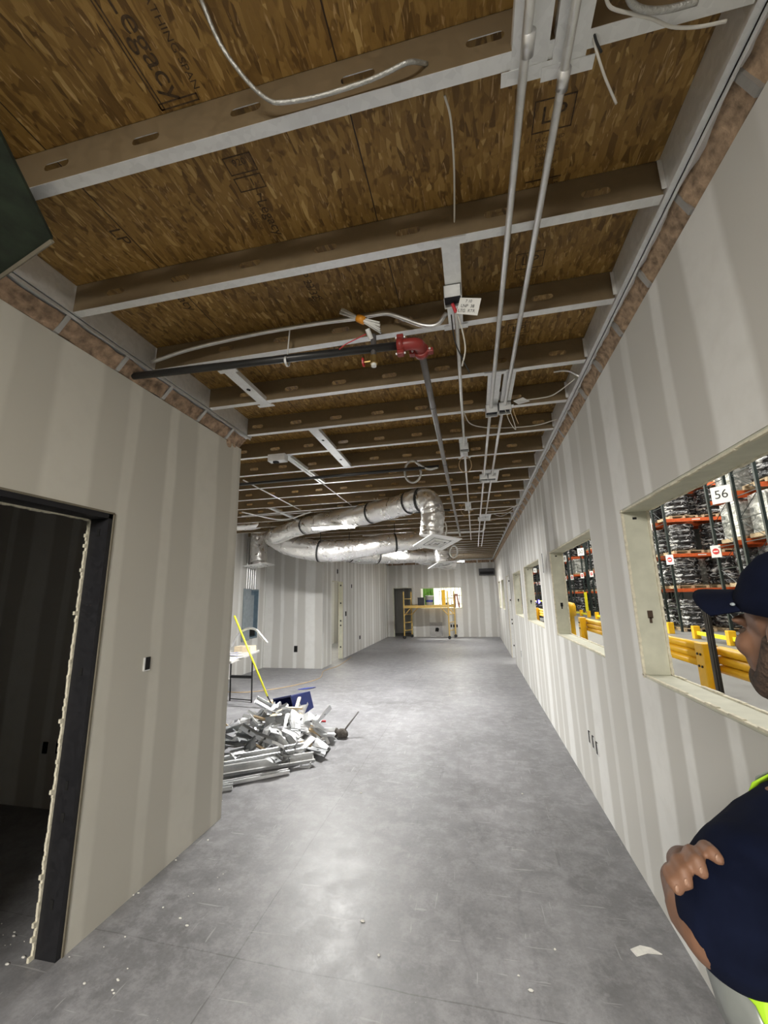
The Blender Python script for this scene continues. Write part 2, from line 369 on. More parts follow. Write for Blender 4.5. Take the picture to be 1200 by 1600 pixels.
# window openings: returns, sill, torn paper edges
def opening_x(name, x0, x1, o, sill=True, mat='return_board'):
    y0, y1, z0, z1 = o; t = .012; b = MB()
    b.box((x0+.004, y1-t, z0), (x1, y1, z1)).box((x0+.004, y0, z0), (x1, y0+t, z1)).box((x0+.004, y0, z1-t), (x1, y1, z1))
    if sill: b.box((x0+.004, y0, z0), (x1, y1, z0+t))
    root = struct(b.build(name, mat))
    e = MB()   # ragged paper edges along both arrises
    for xe in (x0-.003, x1-.012):
        n = 40
        for k in range(n):
            a = y0+(y1-y0)*k/n; c = a+(y1-y0)/n; w = .006+.008*random.random()
            if sill: e.box((xe, a, z0+t-.002), (xe+.014, c, z0+t+w*.6))
            e.box((xe, a, z1-t-w*.5), (xe+.012, c, z1-t+.002))
            a = z0+(z1-z0)*k/n; c = a+(z1-z0)/n; w = .006+.008*random.random()
            e.box((xe, y1-t-w, a), (xe+.012, y1-t+.002, c))
    e.build('paper_edge', 'paper_edge', root, fix=False)
    return root
for i, w in enumerate(wins):
    r = opening_x(f'window_{i+1}', RX, RX+.14, w)
    if i < 4:
        MB().box((RX+.06, w[1]-.016, 1.46), (RX+.085, w[1]-.009, 1.50)).box((RX+.066, w[1]-.016, 1.435), (RX+.078, w[1]-.009, 1.465)).build('punch_hole', 'leather' if i == 0 else 'hole_black', r)
        MB().box((RX+.055, w[1]-.016, 2.0), (RX+.075, w[1]-.009, 2.012)).build('punch_hole', 'hole_black', r)
def holes_x(root, x, y, zs, s=.018):
    for z in zs: MB().box((x-s, y[0], z-.02), (x+s, y[1], z+.02)).build('punch_hole', 'hole_black', root)
r = opening_x('door_2', RX, RX+.14, DOORR, False, 'galvanized'); holes_x(r, RX+.07, (DOORR[1]-.016, DOORR[1]-.009), (1.95, 1.45, .95, .85, .3))
r = opening_x('door_3', BX-.12, BX, DOORB, False, 'return_board'); holes_x(r, BX-.06, (DOORB[1]-.016, DOORB[1]-.009), (1.93, 1.45, .98, .86, .3))
# near left doorway: dark steel jambs
y0, y1, z0, z1 = DOORL
r = struct(MB().box((LX-.125, y1-.03, 0), (LX-.004, y1, z1)).box((LX-.125, y0, 0), (LX-.004, y0+.03, z1)).box((LX-.125, y0, z1-.03), (LX-.004, y1, z1)).build('door_1', 'dark_steel'))
holes_x(r, LX-.06, (y1-.034, y1-.028), (1.98, 1.25, .72, .58, .22), .008)
e = MB()
for k in range(110):
    a = z1*k/110; w = .008+.007*random.random()+(.012 if random.random() < .06 else 0); e.box((LX-.134, y1-.03-w, a), (LX-.122, y1-.028, a+z1/110))
for k in range(60):
    a = y0+(y1-y0)*k/60; e.box((LX-.134, a, z1-.036-.006*random.random()), (LX-.122, a+(y1-y0)/60, z1-.028))
e.build('paper_edge', 'paper_edge', r, fix=False)
MB().box((LX-.004, y1-.004, 0), (LX+.003, y1+.006, z1)).box((LX-.004, y0, z1-.004), (LX+.003, y1, z1+.006)).build('board_edge', 'box_edge', r)
# far wall openings
o = FD; r = struct(MB().box((o[0], FY-.004, 0), (o[0]+.03, FY+.14, o[3])).box((o[1]-.03, FY-.004, 0), (o[1], FY+.14, o[3])).box((o[0], FY-.004, o[3]-.03), (o[1], FY+.14, o[3])).build('door_4', 'return_board'))
o = FW; r = struct(MB().box((o[0], FY-.004, o[2]), (o[0]+.03, FY+.15, o[3])).box((o[1]-.03, FY-.004, o[2]), (o[1], FY+.15, o[3])).box((o[0], FY-.004, o[3]-.03), (o[1], FY+.15, o[3])).box((o[0], FY-.004, o[2]), (o[1], FY+.15, o[2]+.03)).build('window_7', 'return_board'))
# opening left by the far window is seen from here as a jagged square patch with a hole
tag(MB().box((-1.86, FY-.02, .03), (-1.34, FY-.001, .56)).build('wall_patch', 'patch_grey'), 'square pale board patch on far wall between the scaffold legs', 'wall patch')
tag(MB().prism([(-.07, -.08), (.06, -.09), (.09, .02), (.05, .07), (-.05, .06)], .012, Matrix.Translation((-1.57, FY-.02, .29)) @ Matrix.Rotation(PI/2, 4, 'X')).build('rough_hole', 'hole_black'), 'ragged dark hole in the square patch on far wall', 'hole')

# outlet cut-outs
def outlet(p, axis, w, h, label, group=None, name='outlet_box'):
    root = thing(name, label, 'outlet', p, group)
    d = .006; x, y, z = p
    if axis == 'x':
        MB().box((x-d, y-w/2, z-h/2), (x+d, y+w/2, z+h/2)).build('opening', 'hole_black', root)
        MB().box((x-d*1.3, y-w/2-.004, z-h/2), (x+d*1.3, y-w/2+.004, z+h/2)).box((x-d*1.3, y-w/2, z-h/2-.003), (x+d*1.3, y+w/2, z-h/2+.003)).build('rim', 'galvanized', root)
    else:
        MB().box((x-w/2, y-d, z-h/2), (x+w/2, y+d, z+h/2)).build('opening', 'hole_black', root)
        MB().box((x-w/2-.004, y-d*1.3, z-h/2), (x-w/2+.004, y+d*1.3, z+h/2)).build('rim', 'galvanized', root)
outlet(atx(229, 1037, LX), 'x', .045, .075, 'small ragged outlet cut-out in the near left wall')
for k, (px, py) in enumerate(((922, 1152), (928, 1160), (934, 1170))):
    outlet(atx(px, py, RX), 'x', .05, .09, ['farthest', 'middle', 'nearest'][k]+' of three dark outlet cut-outs low on the right wall', 'outlet cut-outs low on the right wall')
for k, px in enumerate((71, 92)):
    outlet(aty(px, 1168, 2.98)-V((0, .004, 0)), 'y', .045, .085, ['left', 'right'][k]+' dark outlet hole on wall inside the dark doorway', 'outlet holes inside the dark room')
outlet(aty(462, 1014, BY), 'y', .09, .14, 'black outlet cut-out low on the striped wall beside the side doorway')
outlet(atx(527, 893, BX), 'x', .10, .12, 'small dark hole above the side doorway'); outlet(atx(549, 916, BX), 'x', .1, .11, 'small dark hole high right of the side doorway')
outlet(atx(540, 959, BX), 'x', .14, .13, 'switch box opening at shoulder height right of the side doorway')
outlet(atx(562, 996, BX), 'x', .14, .11, 'low outlet opening on the long wall beyond the side doorway')
for k, px in enumerate((705, 709, 714)):
    outlet(aty(px, 978, FY), 'y', .06, .11, ['left', 'middle', 'right'][k]+' of three small outlet boxes on the far wall', 'outlet boxes on the far wall')
outlet(atx(849, 880, RX), 'x', .06, .24, 'narrow dark slot between second and third window on right wall')
outlet(atx(815, 1022, RX), 'x', .08, .12, 'low outlet box on right wall beyond the three cut-outs')

# ------------------------------------------------------------------ ceiling framing
def joist_mesh(x0, x1, ph, web=0.0):
    """C-section along X: web in the plane y=0 with oval punch-outs, flanges towards +y"""
    L = x1-x0; bm = bmesh.new(); edges = []
    def loop(pts):
        vs = [bm.verts.new((p[0], 0, p[1])) for p in pts]
        for i in range(len(vs)): edges.append(bm.edges.new((vs[i], vs[(i+1) % len(vs)])))
    loop([(x0, JZ), (x1, JZ), (x1, OZ-.001), (x0, OZ-.001)])
    x = x1-ph
    while x > x0+.15:
        w, h = .036, .0155; c = JZ+.068; pts = []
        for k in range(7): a = -PI/2+PI*k/6; pts.append((x+w+h*math.cos(a), c+h*math.sin(a)))
        for k in range(7): a = PI/2+PI*k/6; pts.append((x-w+h*math.cos(a), c+h*math.sin(a)))
        loop(pts); x -= .36
    bmesh.ops.triangle_fill(bm, use_beauty=True, use_dissolve=False, edges=edges)
    me = bpy.data.meshes.new('joist'); bm.to_mesh(me); bm.free()
    return me
def joist(k, x0, y, label):
    ph = [.28, .22, .33, .16, .37, .12, .30, .2][k % 8]
    me = joist_mesh(x0, .76, ph)
    b = MB()
    # bottom flange with lip, top flange
    b.box((x0, 0, JZ-.0015), (.76, .041, JZ)).box((x0, .0395, JZ), (.76, .041, JZ+.012)).box((x0, 0, OZ-.0025), (.76, .041, OZ-.001))
    me2 = bpy.data.meshes.new('flanges'); me2.from_pydata(b.v, [], b.f)
    root = bpy.data.objects.new('ceiling_joist', None); COL.objects.link(root); root.location = (0, y, 0)
    tag(root, label, 'joist', 'ceiling joists')
    for nm, m, mt in (('web', me, 'joist_steel_reflection'), ('flange', me2, 'galvanized')):
        m.materials.append(M[mt]); o = bpy.data.objects.new(nm, m); COL.objects.link(o); o.parent = root
ordn = ['nearest', 'second', 'third', 'fourth', 'fifth', 'sixth', 'seventh', 'eighth', 'ninth', 'tenth', 'eleventh', 'twelfth', 'thirteenth', 'fourteenth', 'fifteenth', 'sixteenth', 'seventeenth', 'eighteenth', 'nineteenth', 'twentieth', 'twenty-first', 'twenty-second', 'twenty-third', 'twenty-fourth', 'twenty-fifth', 'twenty-sixth', 'twenty-seventh', 'twenty-eighth', 'twenty-ninth', 'thirtieth']
JY = [.909-.041+.54*k for k in range(30)]
for k, y in enumerate(JY):
    if y > FY-.1: break
    x0 = -1.862 if y < 3.0 else WX+.02
    joist(k, x0, y, f'{ordn[k]} galvanized steel ceiling joist counting from the camera' if k else 'nearest galvanized steel ceiling joist, with the cable clipped along it')
# rim channels and header studs
def rim(name, x, side, y0, y1, label):
    root = thing(name, label, 'steel channel', (x, y0, JZ))
    MB().box((x, y0, JZ-.002), (x+side*.0015, y1, OZ-.002)).box((x-side*.0, y0, JZ-.004), (x+side*.022, y1, JZ-.002)).build('channel', 'galvanized', root)
    MB().box((min(x+side*.020, x+side*.022), y0, JZ-.002), (max(x+side*.020, x+side*.022), y1, JZ+.012)).build('lip', 'galvanized', root)
    return root
r = rim('rim_track', .765, 1, -1., FY, 'long galvanized rim channel under the boards along the right wall')
for y in JY:
    if y < 8: MB().box((.748, y-.02, JZ+.006), (.764, y-.017, OZ-.02)).build('clip', 'galvanized', r)
r = rim('rim_track', -1.865, -1, -1., 3.1, 'galvanized rim channel above the near left wall')  # track edge is real; full-height web added to keep light from dark room
def header(x0, x1, y0, y1, z0, z1, label, axis='y', tri=None):
    root = thing('top_track', label, 'steel track', (x0, y0, z1))
    if axis == 'y':
        MB().box((x0, y0, z1-.004), (x1, y1, z1)).box((x0, y0, z1-.022), (x0+.002, y1, z1)).box((x1-.002, y0, z1-.022), (x1, y1, z1)).build('track', 'galvanized', root)
        y = y0+.2
        while y < y1:
            if tri:
                xa, xb, xc = tri; MB().prism([(xa, z0), (xb, z0), (xc, z1-.004), (xa, z1-.004)], .024, Matrix.Translation((0, y+.024, 0)) @ Matrix.Rotation(PI/2, 4, 'X')).build('stud', 'stud_steel', root)
            else: MB().box((x0+.003, y, z0), (x1-.003, y+.028, z1-.004)).build('stud', 'galvanized', root)
            y += .36
    else:
        MB().box((x0, y0, z1-.004), (x1, y1, z1)).box((x0, y0, z1-.022), (x1, y0+.002, z1)).build('track', 'galvanized', root)
        x = x0+.15
        while x < x1:
            MB().box((x, y0+.003, z0), (x+.028, y1-.003, z1-.004)).build('stud', 'galvanized', root); x += .5
    return root
header(LX-.105, LX+.093, -.6, 3.09, WH+.002, JZ-.006, 'galvanized top track with studs above the near left wall', tri=(LX-.10, LX+.012, LX+.082))
header(RX-.052, RX+.125, -.6, 8., WH+.002, JZ-.006, 'galvanized top track with studs above the right wall', tri=(RX+.10, RX-.008, RX-.048))
header(WX, BX-.01, BY+.01, BY+.1, WH-.018, JZ-.006, 'galvanized top track above the striped wall left of the side doorway', 'x')
header(BX-.11, BX-.01, BY+.15, FY, WH-.018, JZ-.006, 'galvanized top track above the long wall with the side doorway')
header(-3.5, .8, FY+.02, FY+.12, WH-.038, JZ-.006, 'galvanized top track above the far wall', 'x')
def batts(x0, x1, y0, y1, z0, z1, label, mat='insulation', face=1, amp=.02, axis='y', slope=0):
    b = MB(); n = int((y1-y0)/.035) if axis == 'y' else int((x1-x0)/.05); mm = 6
    for i in range(n+1):
        for j in range(mm+1):
            u = i/n; z = z0+(z1-z0)*j/mm
            if axis == 'y':
                y = y0+(y1-y0)*u; x = (x0 if face < 0 else x1)+face*slope*j/mm+face*amp*(noise.noise(V((y*6, z*14, 3.1)))+.6*noise.noise(V((y*19, z*30, 1))))
                if j in (0, mm): z += .012*noise.noise(V((y*9, j, 7)))
                b.v.append(V((x, y, z)))
            else:
                x = x0+(x1-x0)*u; b.v.append(V((x, y0-amp*(noise.noise(V((x*6, z*14, 3.1)))), z)))
    for i in range(n):
        for j in range(mm):
            a = i*(mm+1)+j; b.f.append((a, a+mm+1, a+mm+2, a+1))
    bx = MB(); bx.v = b.v; bx.f = b.f
    if axis == 'y':
        xb = x1 if face < 0 else x0
        bx.box((min(xb, xb-face*-.01), y0, z0), (max(xb, xb-face*-.01)+.001, y1, z1))
    else: bx.box((x0, y1-.01, z0), (x1, y1, z1))
    return tag(bx.build('insulation_batts', mat, fix=False, smooth=True), label, 'insulation', None, 'stuff')
batts(LX-.10, LX+.0, -.5, 3.08, WH+.003, JZ-.02, 'brown fibre insulation packed above the near left wall', face=1, slope=.06, amp=.012)
batts(RX+.01, RX+.06, -.6, 16.88, WH+.003, JZ-.008, 'brown fibre insulation bulging along the top of the right wall', 'insulation_loose', face=-1, amp=.016, slope=.045)
batts(WX, BX, BY+.03, BY+.1, WH-.018, JZ-.02, 'dark insulation above the striped wall by the side doorway', axis='x')
batts(BX-.1, BX-.03, BY+.1, FY-.02, WH-.018, JZ-.02, 'dark insulation strip above the long wall beyond the side doorway', face=1)
batts(-3.5, .8, FY+.03, FY+.1, WH-.038, JZ-.02, 'brown insulation strip above the far wall', axis='x')
# loose flap of insulation at the corner of the near left wall
b = MB(); m = Matrix.Translation((LX-.05, 3.02, 2.90)) @ Matrix.Rotation(.3, 4, 'X')
for k in range(5): b.ell(m @ V((.02*math.sin(k), -.08*k+.06, .045+.01*math.cos(2*k))), (.045, .06, .06))
tag(b.build('insulation_tuft', 'insulation_loose', smooth=True), 'tuft of brown insulation poking out at near left wall corner', 'insulation')

# flat steel straps and backing pieces between joists
def flat_stud(x, y0, y1, w, label, holes=2, skew=0., z=JZ-.003, mat='galvanized'):
    z -= .0025*(len([o for o in bpy.data.objects if o.name.startswith('backing_stud')]) % 2)
    root = thing('backing_stud', label, 'steel stud', (x, y0, z))
    m = Matrix.Translation((x, y0, z)) @ Matrix.Rotation(skew, 4, 'Z')
    L = y1-y0
    MB().box((-w/2, 0, -.002), (w/2, L, 0), m).box((-w/2, 0, 0), (-w/2+.002, L, .03), m).box((w/2-.002, 0, 0), (w/2, L, .03), m).build('channel', mat, root)
    MB().box((-w/2-.025, -.012, -.004), (w/2+.025, .022, -.002), m).build('end_tab', mat, root); MB().box((-w/2-.025, L-.022, -.004), (w/2+.025, L+.012, -.002), m).build('end_tab', mat, root)
    for k in range(holes):
        y = L*(k+.5)/holes
        MB().prism([(.013*math.cos(a)*(.8 if 0 < a < PI else 1.1), .018*math.sin(a)) for a in [2*PI*i/10 for i in range(10)]], .001, m @ Matrix.Translation((0, y, -.0032))).build('hole', 'hole_black', root)
    return root
flat_stud(-1.43, 2.06, 2.56, .075, 'flat galvanized stud bridging joists beside the black pipe, left', 1)
flat_stud(-1.26, 3.03, 4.12, .085, 'long flat galvanized stud with two holes bridging joists mid ceiling', 2, .02)
flat_stud(.232, .33, .93, .095, 'wide flat galvanized channel overhead carrying the left conduit', 0)
flat_stud(.335, .33, .94, .085, 'flat galvanized channel overhead carrying the right conduit', 0)
flat_stud(-.01, 1.42, 1.98, .075, 'flat galvanized stud behind the tagged junction box', 0)
flat_stud(.215, 2.5, 3.05, .085, 'flat galvanized stud holding the left conduit boxes', 0)
flat_stud(.312, 2.5, 3.02, .075, 'flat galvanized stud holding the right conduit boxes', 1)
flat_stud(-.02, 3.57, 4.15, .075, 'flat galvanized stud over the thin conduit at second box', 0)
flat_stud(.22, 4.66, 5.2, .10, 'flat galvanized stud at second pair of conduit boxes', 0); flat_stud(.325, 4.66, 5.2, .075, 'narrow flat galvanized stud at second pair of conduit boxes', 0)
flat_stud(-.02, 6.28, 6.9, .09, 'flat galvanized stud over the thin conduit at third box', 0); flat_stud(.27, 7.35, 8.0, .2, 'wide flat galvanized stud at third pair of conduit boxes', 0)
flat_stud(-1.78, 3.6, 4.66, .07, 'galvanized stud under joists next to a grey steel box, left', 0)
flat_stud(-1.35, 5.7, 6.5, .05, 'short galvanized stud above the silver duct', 0); flat_stud(-3.1, 5.75, 6.9, .06, 'far left galvanized stud crossing under joists', 0)

# ------------------------------------------------------------------ printed marks on the boards
def text_mesh(s, size, m, mat, parent=None, name='printed_mark', ext=.0):
    cu = bpy.data.curves.new('t', 'FONT'); cu.body = s; cu.size = size; cu.extrude = ext; cu.align_x = 'CENTER'; cu.align_y = 'CENTER'; cu.offset = 0
    o = bpy.data.objects.new('t', cu); COL.objects.link(o); bpy.context.view_layer.update()
    me = bpy.data.meshes.new_from_object(o.evaluated_get(bpy.context.evaluated_depsgraph_get())); bpy.data.objects.remove(o)
    me.transform(m); me.name = name
    if parent: me.transform(Matrix.Translation(-parent_origin(parent)))
    me.materials.clear(); me.materials.append(M[mat]); ob = bpy.data.objects.new(name, me); COL.objects.link(ob); ob.parent = parent
    return ob
def stamp(x, y, rot, s, size, sx=1):
    m = Matrix.Translation((x, y, OZ-.0012)) @ Matrix.Rotation(rot, 4, 'Z') @ Matrix.Rotation(PI, 4, 'X') @ Matrix.Diagonal((sx, 1, 1, 1))
    return text_mesh(s, size, m, 'black_ink', ceil)
def stamp_box(x0, y0, x1, y1, t=.004):
    z = OZ-.0012; b = MB()
    for a, c in (((x0, y0), (x1, y0+t)), ((x0, y1-t), (x1, y1)), ((x0, y0), (x0+t, y1)), ((x1-t, y0), (x1, y1))): b.box((*a, z), (*c, z+.0008))
    b.build('printed_mark', 'black_ink', ceil)
# left-hand column of print, running away from the camera
stamp(-.83, .66, PI/2, 'LP Legacy', .085, 1.1); stamp(-.75, .70, PI/2, 'SHEATHING SPAN', .03, 1.1); stamp_box(-.90, .84, -.76, .86); stamp_box(-.90, .40, -.885, .86)
stamp(-.745, 1.06, 0, '920', .034, 1); stamp_box(-.80, 1.035, -.69, 1.10); stamp_box(-.80, 1.11, -.69, 1.165); stamp(-.735, 1.137, 0, '1', .04)
stamp(-.74, 1.29, PI/2, 'Legacy', .062, 1); stamp(-.80, 1.28, PI/2, 'FLAT ROOF', .02); stamp(-.735, 1.20, 0, '7', .045)
stamp(-.73, 1.62, PI/2, '920 LP 23/32', .06, 1); stamp(-.735, 1.78, 0, 'APA', .05); stamp(-1.42, 1.60, PI/2, 'Legacy', .075); stamp(-1.42, 1.22, PI/2, 'LP', .08)
for y in (2.2, 2.75): stamp(-.74, y, PI/2, 'LP 920', .06); stamp(-1.42, y, PI/2, 'Legacy', .06)
for y0 in (1.10, 1.72, 2.24):
    stamp(.355, y0+.06, 0, 'LP', .075, 1.1); stamp_box(.29, y0+.01, .42, y0+.11)
    for i, s in enumerate(('SFI CERTIFIED', 'EXPOSURE 1', '23/32 48/24', '920-PS2', 'SIZED FOR', 'SPACING')): stamp(.355, y0+.135+.022*i, 0, s, .018, .9)
    stamp_box(.29, y0+.28, .42, y0+.283)
stamp(.35, 1.46, PI/2, '48/24', .05); stamp(.40, 1.46, PI/2, 'LP LEGACY', .03)

# ------------------------------------------------------------------ conduits, pipes, cables
def pipe(name, pts, r, mat, label, cat, n=12, sm=6, couplings=(), cr=1.35):
    path = spline(pts, sm) if len(pts) > 2 else [V(p) for p in pts]
    root = thing(name, label, cat, path[0])
    MB().tube(path, r, n).build('tube', mat, root, smooth=True)
    for p, q in couplings: MB().tube([p, q], r*cr, n).build('coupling', mat, root, smooth=True)
    return root
cz = 2.985
r = pipe('conduit', [(.222, -.4, cz), (.205, 2.98, cz)], .0125, 'conduit_steel', 'left of two long parallel steel conduits overhead', 'conduit', couplings=[((.221, .82, cz), (.221, .87, cz))])
r = pipe('conduit', [(.335, -.4, cz), (.305, 2.96, cz)], .0125, 'conduit_steel', 'right of two long parallel steel conduits overhead', 'conduit', couplings=[((.325, .92, cz), (.325, .97, cz))])
for nm, x, d in (('left', .2, -.012), ('right', .29, -.01)):
    pipe('conduit', [(x, 3.03, cz-.01), (x+d, 4.75, cz-.01)], .0115, 'conduit_steel', f'{nm} steel conduit continuing past first pair of ceiling boxes', 'conduit')
    pipe('conduit', [(x+d, 4.95, cz-.01), (x+d*2, 7.5, cz-.01)], .0115, 'conduit_steel', f'{nm} steel conduit between second and third ceiling boxes', 'conduit')
    pipe('conduit', [(x+d*2, 7.75, cz-.01), (x+d*2, 12, cz-.01)], .0115, 'conduit_steel', f'{nm} steel conduit running on towards the far wall', 'conduit')
pipe('conduit', [(.27, 8.3, cz-.02), (.26, 8.9, cz-.02), (.15, 9.05, cz-.02), (-.4, 9.0, cz-.02), (-2.4, 8.8, cz-.02)], .02, 'conduit_steel', 'fat steel conduit turning across the ceiling behind the duct drop', 'conduit')
pipe('conduit', [(-.005, 1.78, cz-.01), (-.012, 3.68, cz-.01)], .0105, 'conduit_steel', 'thin steel conduit leaving the tagged junction box', 'conduit')
pipe('conduit', [(-.013, 3.82, cz-.01), (-.013, 6.5, cz-.01)], .0105, 'conduit_steel', 'thin steel conduit between the small middle ceiling boxes', 'conduit')
pipe('conduit', [(-.013, 6.6, cz-.01), (-.013, 10.5, cz-.01)], .0105, 'conduit_steel', 'farthest thin steel conduit in the middle of the ceiling', 'conduit')
# conduit running across along third joist to the junction box
pts = [aty(*q, 1.86) for q in ((236, 566), (300, 545), (400, 522), (500, 505), (556, 498), (600, 490), (625, 496), (660, 508), (683, 507), (697, 490))]
r = pipe('conduit', pts, .011, 'conduit_steel', 'bent steel conduit running across to the tagged junction box', 'conduit')
# junction boxes
def jbox(x, y, label, tagged=False, s=.05):
    z0, z1 = JZ-.07, JZ-.006
    root = thing('junction_box', label, 'junction box', (x, y, z1))
    b = MB(); t = .003
    b.box((x-s, y-s, z1-t), (x+s, y+s, z1))
    b.box((x-s, y-s, z0), (x-s+t, y+s, z1)).box((x+s-t, y-s, z0), (x+s, y+s, z1)).box((x-s, y-s, z0), (x+s, y-s+t, z1)).box((x-s, y+s-t, z0), (x+s, y+s, z1))
    b.build('box', 'galvanized', root)
    MB().box((x-s+t, y-s+t, z0+.02), (x+s-t, y+s-t, z0+.022)).build('inside', 'dark_steel', root)
    return root
r = jbox(-.017, 1.70, 'open steel junction box with a white note plate hanging', s=.04)
MB().cyl((-.035, 1.675, JZ-.052), (-.035, 1.675, JZ-.045), .012).cyl((.0, 1.675, JZ-.052), (.0, 1.675, JZ-.045), .012).build('knockout', 'hole_black', r)
MB().tube([(-.02, 1.72, JZ-.06), (-.005, 1.735, JZ-.10)], .008, 8).build('wire_nut', 'red_plastic', r)
def P(px, py, d): return CO+ray(px, py)*d
def quad_plate(name, px, y, mat, label, cat, th=.002):
    pts = [aty(*q, yy) for q, yy in zip(px, y)]; n = (pts[1]-pts[0]).cross(pts[2]-pts[1]).normalized()*th
    c = sum(pts, V())/4; root = thing(name, label, cat, c)
    MB().add(pts+[p+n for p in pts], [(0, 1, 2, 3), (7, 6, 5, 4), (0, 4, 5, 1), (1, 5, 6, 2), (2, 6, 7, 3), (3, 7, 4, 0)]).build('plate', mat, root)
    return root, pts, n
def on_quad(root, pts, n, u, v, s, size, mat):
    o = pts[0]+(pts[1]-pts[0])*u+(pts[3]-pts[0])*v; x = (pts[1]-pts[0]).normalized(); z = x.cross(pts[3]-pts[0]).normalized(); y = z.cross(x)
    if n.dot(z) > 0: pass
    zz = -z; yy = -(pts[3]-pts[0]).normalized(); zz = x.cross(yy).normalized()
    m = Matrix((x, yy, zz)).transposed().to_4x4(); m.translation = o+ (CO-o).normalized()*.003
    text_mesh(s, size, m, mat, root, 'handwriting')
r, pts, n = quad_plate('note_plate', ((719, 465), (752, 466), (746, 493), (713, 490)), (1.62, 1.62, 1.66, 1.66), 'white_plastic', 'white metal cover plate with handwritten lines beside the junction box', 'cover plate')
on_quad(r, pts, n, .45, .2, '7 10', .016, 'text_black'); on_quad(r, pts, n, .45, .5, 'LNP  38', .018, 'text_black'); on_quad(r, pts, n, .45, .8, 'LTG  RTR', .018, 'text_black')
jbox(.21, 3.0, 'left steel box where the conduit pair is first interrupted', s=.045); jbox(.305, 2.98, 'right steel box with loose wires where the conduit pair stops', s=.045)
quad_plate('cover_plate', ((767, 613), (783, 612), (782, 625), (765, 626)), (2.9, 2.9, 2.95, 2.95), 'white_metal', 'small square bright cover on the left conduit box', 'cover plate')
quad_plate('note_plate', ((802, 627), (817, 621), (828, 627), (810, 632)), (2.72, 2.72, 2.8, 2.8), 'white_plastic', 'white cover plate sticking out by the conduit boxes', 'cover plate')
jbox(-.013, 3.75, 'small steel box on the thin middle conduit, nearest', s=.04); jbox(-.013, 6.55, 'small steel box on the thin middle conduit, farther', s=.04)
jbox(.19, 4.85, 'left steel box of the second conduit pair', s=.05); jbox(.28, 4.85, 'right steel box of the second conduit pair', s=.05)
jbox(.19, 7.62, 'left steel box of the third conduit pair', s=.05); jbox(.28, 7.62, 'right steel box of the third conduit pair', s=.05)
def cable(pts, r, mat, label, name='cable', n=8): return tag(MB().tube(spline(pts, 8), r, n).build(name, mat, smooth=True), label, 'cable')
zc = 3.06
cable([atz(*q, z) for q, z in (((300, -40), 3.15), ((318, 8), 3.14), ((345, 70), 3.08), ((385, 125), 3.03), ((418, 155), 3.01), ((442, 160), 3.008), ((500, 150), 3.008), ((570, 128), 3.01), ((605, 113), 3.01), ((640, 97), 3.02), ((667, 100), 3.05))], .006, 'flex_metal', 'grey armored cable curving over the board and along the nearest joist')
cable([atz(*q, 3.08) for q in ((695, 150), (704, 185), (709, 250), (710, 300), (710, 352))], .0035, 'cable_white', 'thin grey cable hanging from the boards left of the conduits')
cable([atz(*q, z) for q, z in (((918, -10), 3.1), ((921, 30), 3.05), ((930, 72), 3.0), ((945, 120), 2.97), ((963, 162), 2.95))], .0035, 'cable_white', 'loose pale cable end dangling at upper right')
cable([atz(*q, z) for q, z in (((925, 40), 3.03), ((932, 65), 3.0), ((940, 82), 2.99))], .003, 'black_rubber', 'short black cable stub beside the dangling pale cable')
cable([atz(*q, 3.0) for q in ((945, -10), (955, 12), (990, 22), (1020, 30), (1050, 42), (1090, 42), (1135, 33))], .004, 'cable_white', 'pale cable sagging under the nearest joist at upper right')
cable([atz(*q, 3.0) for q in ((980, -10), (990, 8), (1012, 16), (1045, 14), (1090, 2))], .008, 'flex_metal', 'thick armored cable looping near upper right corner')
cable([aty(*q, 1.75) for q in ((715, 492), (722, 515), (727, 545), (722, 572))], .0035, 'cable_white', 'pale wire looping down from the tagged junction box')
cable([aty(*q, 1.75) for q in ((705, 492), (710, 530), (722, 560), (734, 582))], .003, 'black_rubber', 'black wire hanging from the tagged junction box')
cable([atz(*q, 2.97) for q in ((725, 645), (735, 662), (760, 668), (800, 668), (840, 664), (870, 655))], .004, 'cable_white', 'pale cable sagging across under the conduits to the right wall')
cable([atz(*q, 2.99) for q in ((822, 625), (845, 622), (862, 618), (878, 608), (898, 592))], .004, 'cable_white', 'cable rising from the cover plate to the right wall top')
cable([aty(*q, 2.7) for q in ((865, 581), (880, 579), (893, 581), (905, 588))], .007, 'conduit_steel', 'short bent pipe end poking from the right wall insulation')
cable([aty(*q, 2.9) for q in ((789, 640), (797, 660), (806, 671), (800, 650), (796, 640))], .0025, 'cable_white', 'looped thin wires below the right conduit box')
cable([aty(*q, 2.9) for q in ((801, 638), (805, 650), (810, 662))], .0025, 'cord_orange', 'single short wire below the right conduit box')
def loop(px, py, rx, ry, y, r, mat, label, turns=2):
    pts = [aty(px+rx*math.cos(a)*(1-.04*a/6), py+ry*math.sin(a), y+.01*a) for a in [2*PI*turns*i/(14*turns) for i in range(14*turns+1)]]
    return cable(pts, r, mat, label, 'coiled_cable')
loop(645, 737, 13, 17, 4., .011, 'flex_metal', 'coil of armored cable hanging under joists left of grey pipe', 2)
cable([aty(*q, 4.0) for q in ((650, 722), (660, 729), (672, 733), (684, 730))], .014, 'flex_metal', 'armored cable tail leading from the hanging coil')
loop(727, 726, 10, 12, 4.0, .004, 'cord_orange', 'thin tan wire ring at the middle conduit', 1); loop(728, 796, 8, 9, 6.6, .005, 'cord_orange', 'second thin wire ring farther along the middle conduit', 1)
loop(693, 827, 5, 12, 6.4, .012, 'cable_white', 'white cable coil hanging beside the duct drop', 2); loop(709, 862, 6, 9, 9.6, .018, 'cable_white', 'white cable loop hanging near the second diffuser', 2)
cable([atz(*q, 2.95) for q in ((760, 800), (790, 797), (810, 788))], .006, 'cable_white', 'distant pale cable reaching to the right wall top')
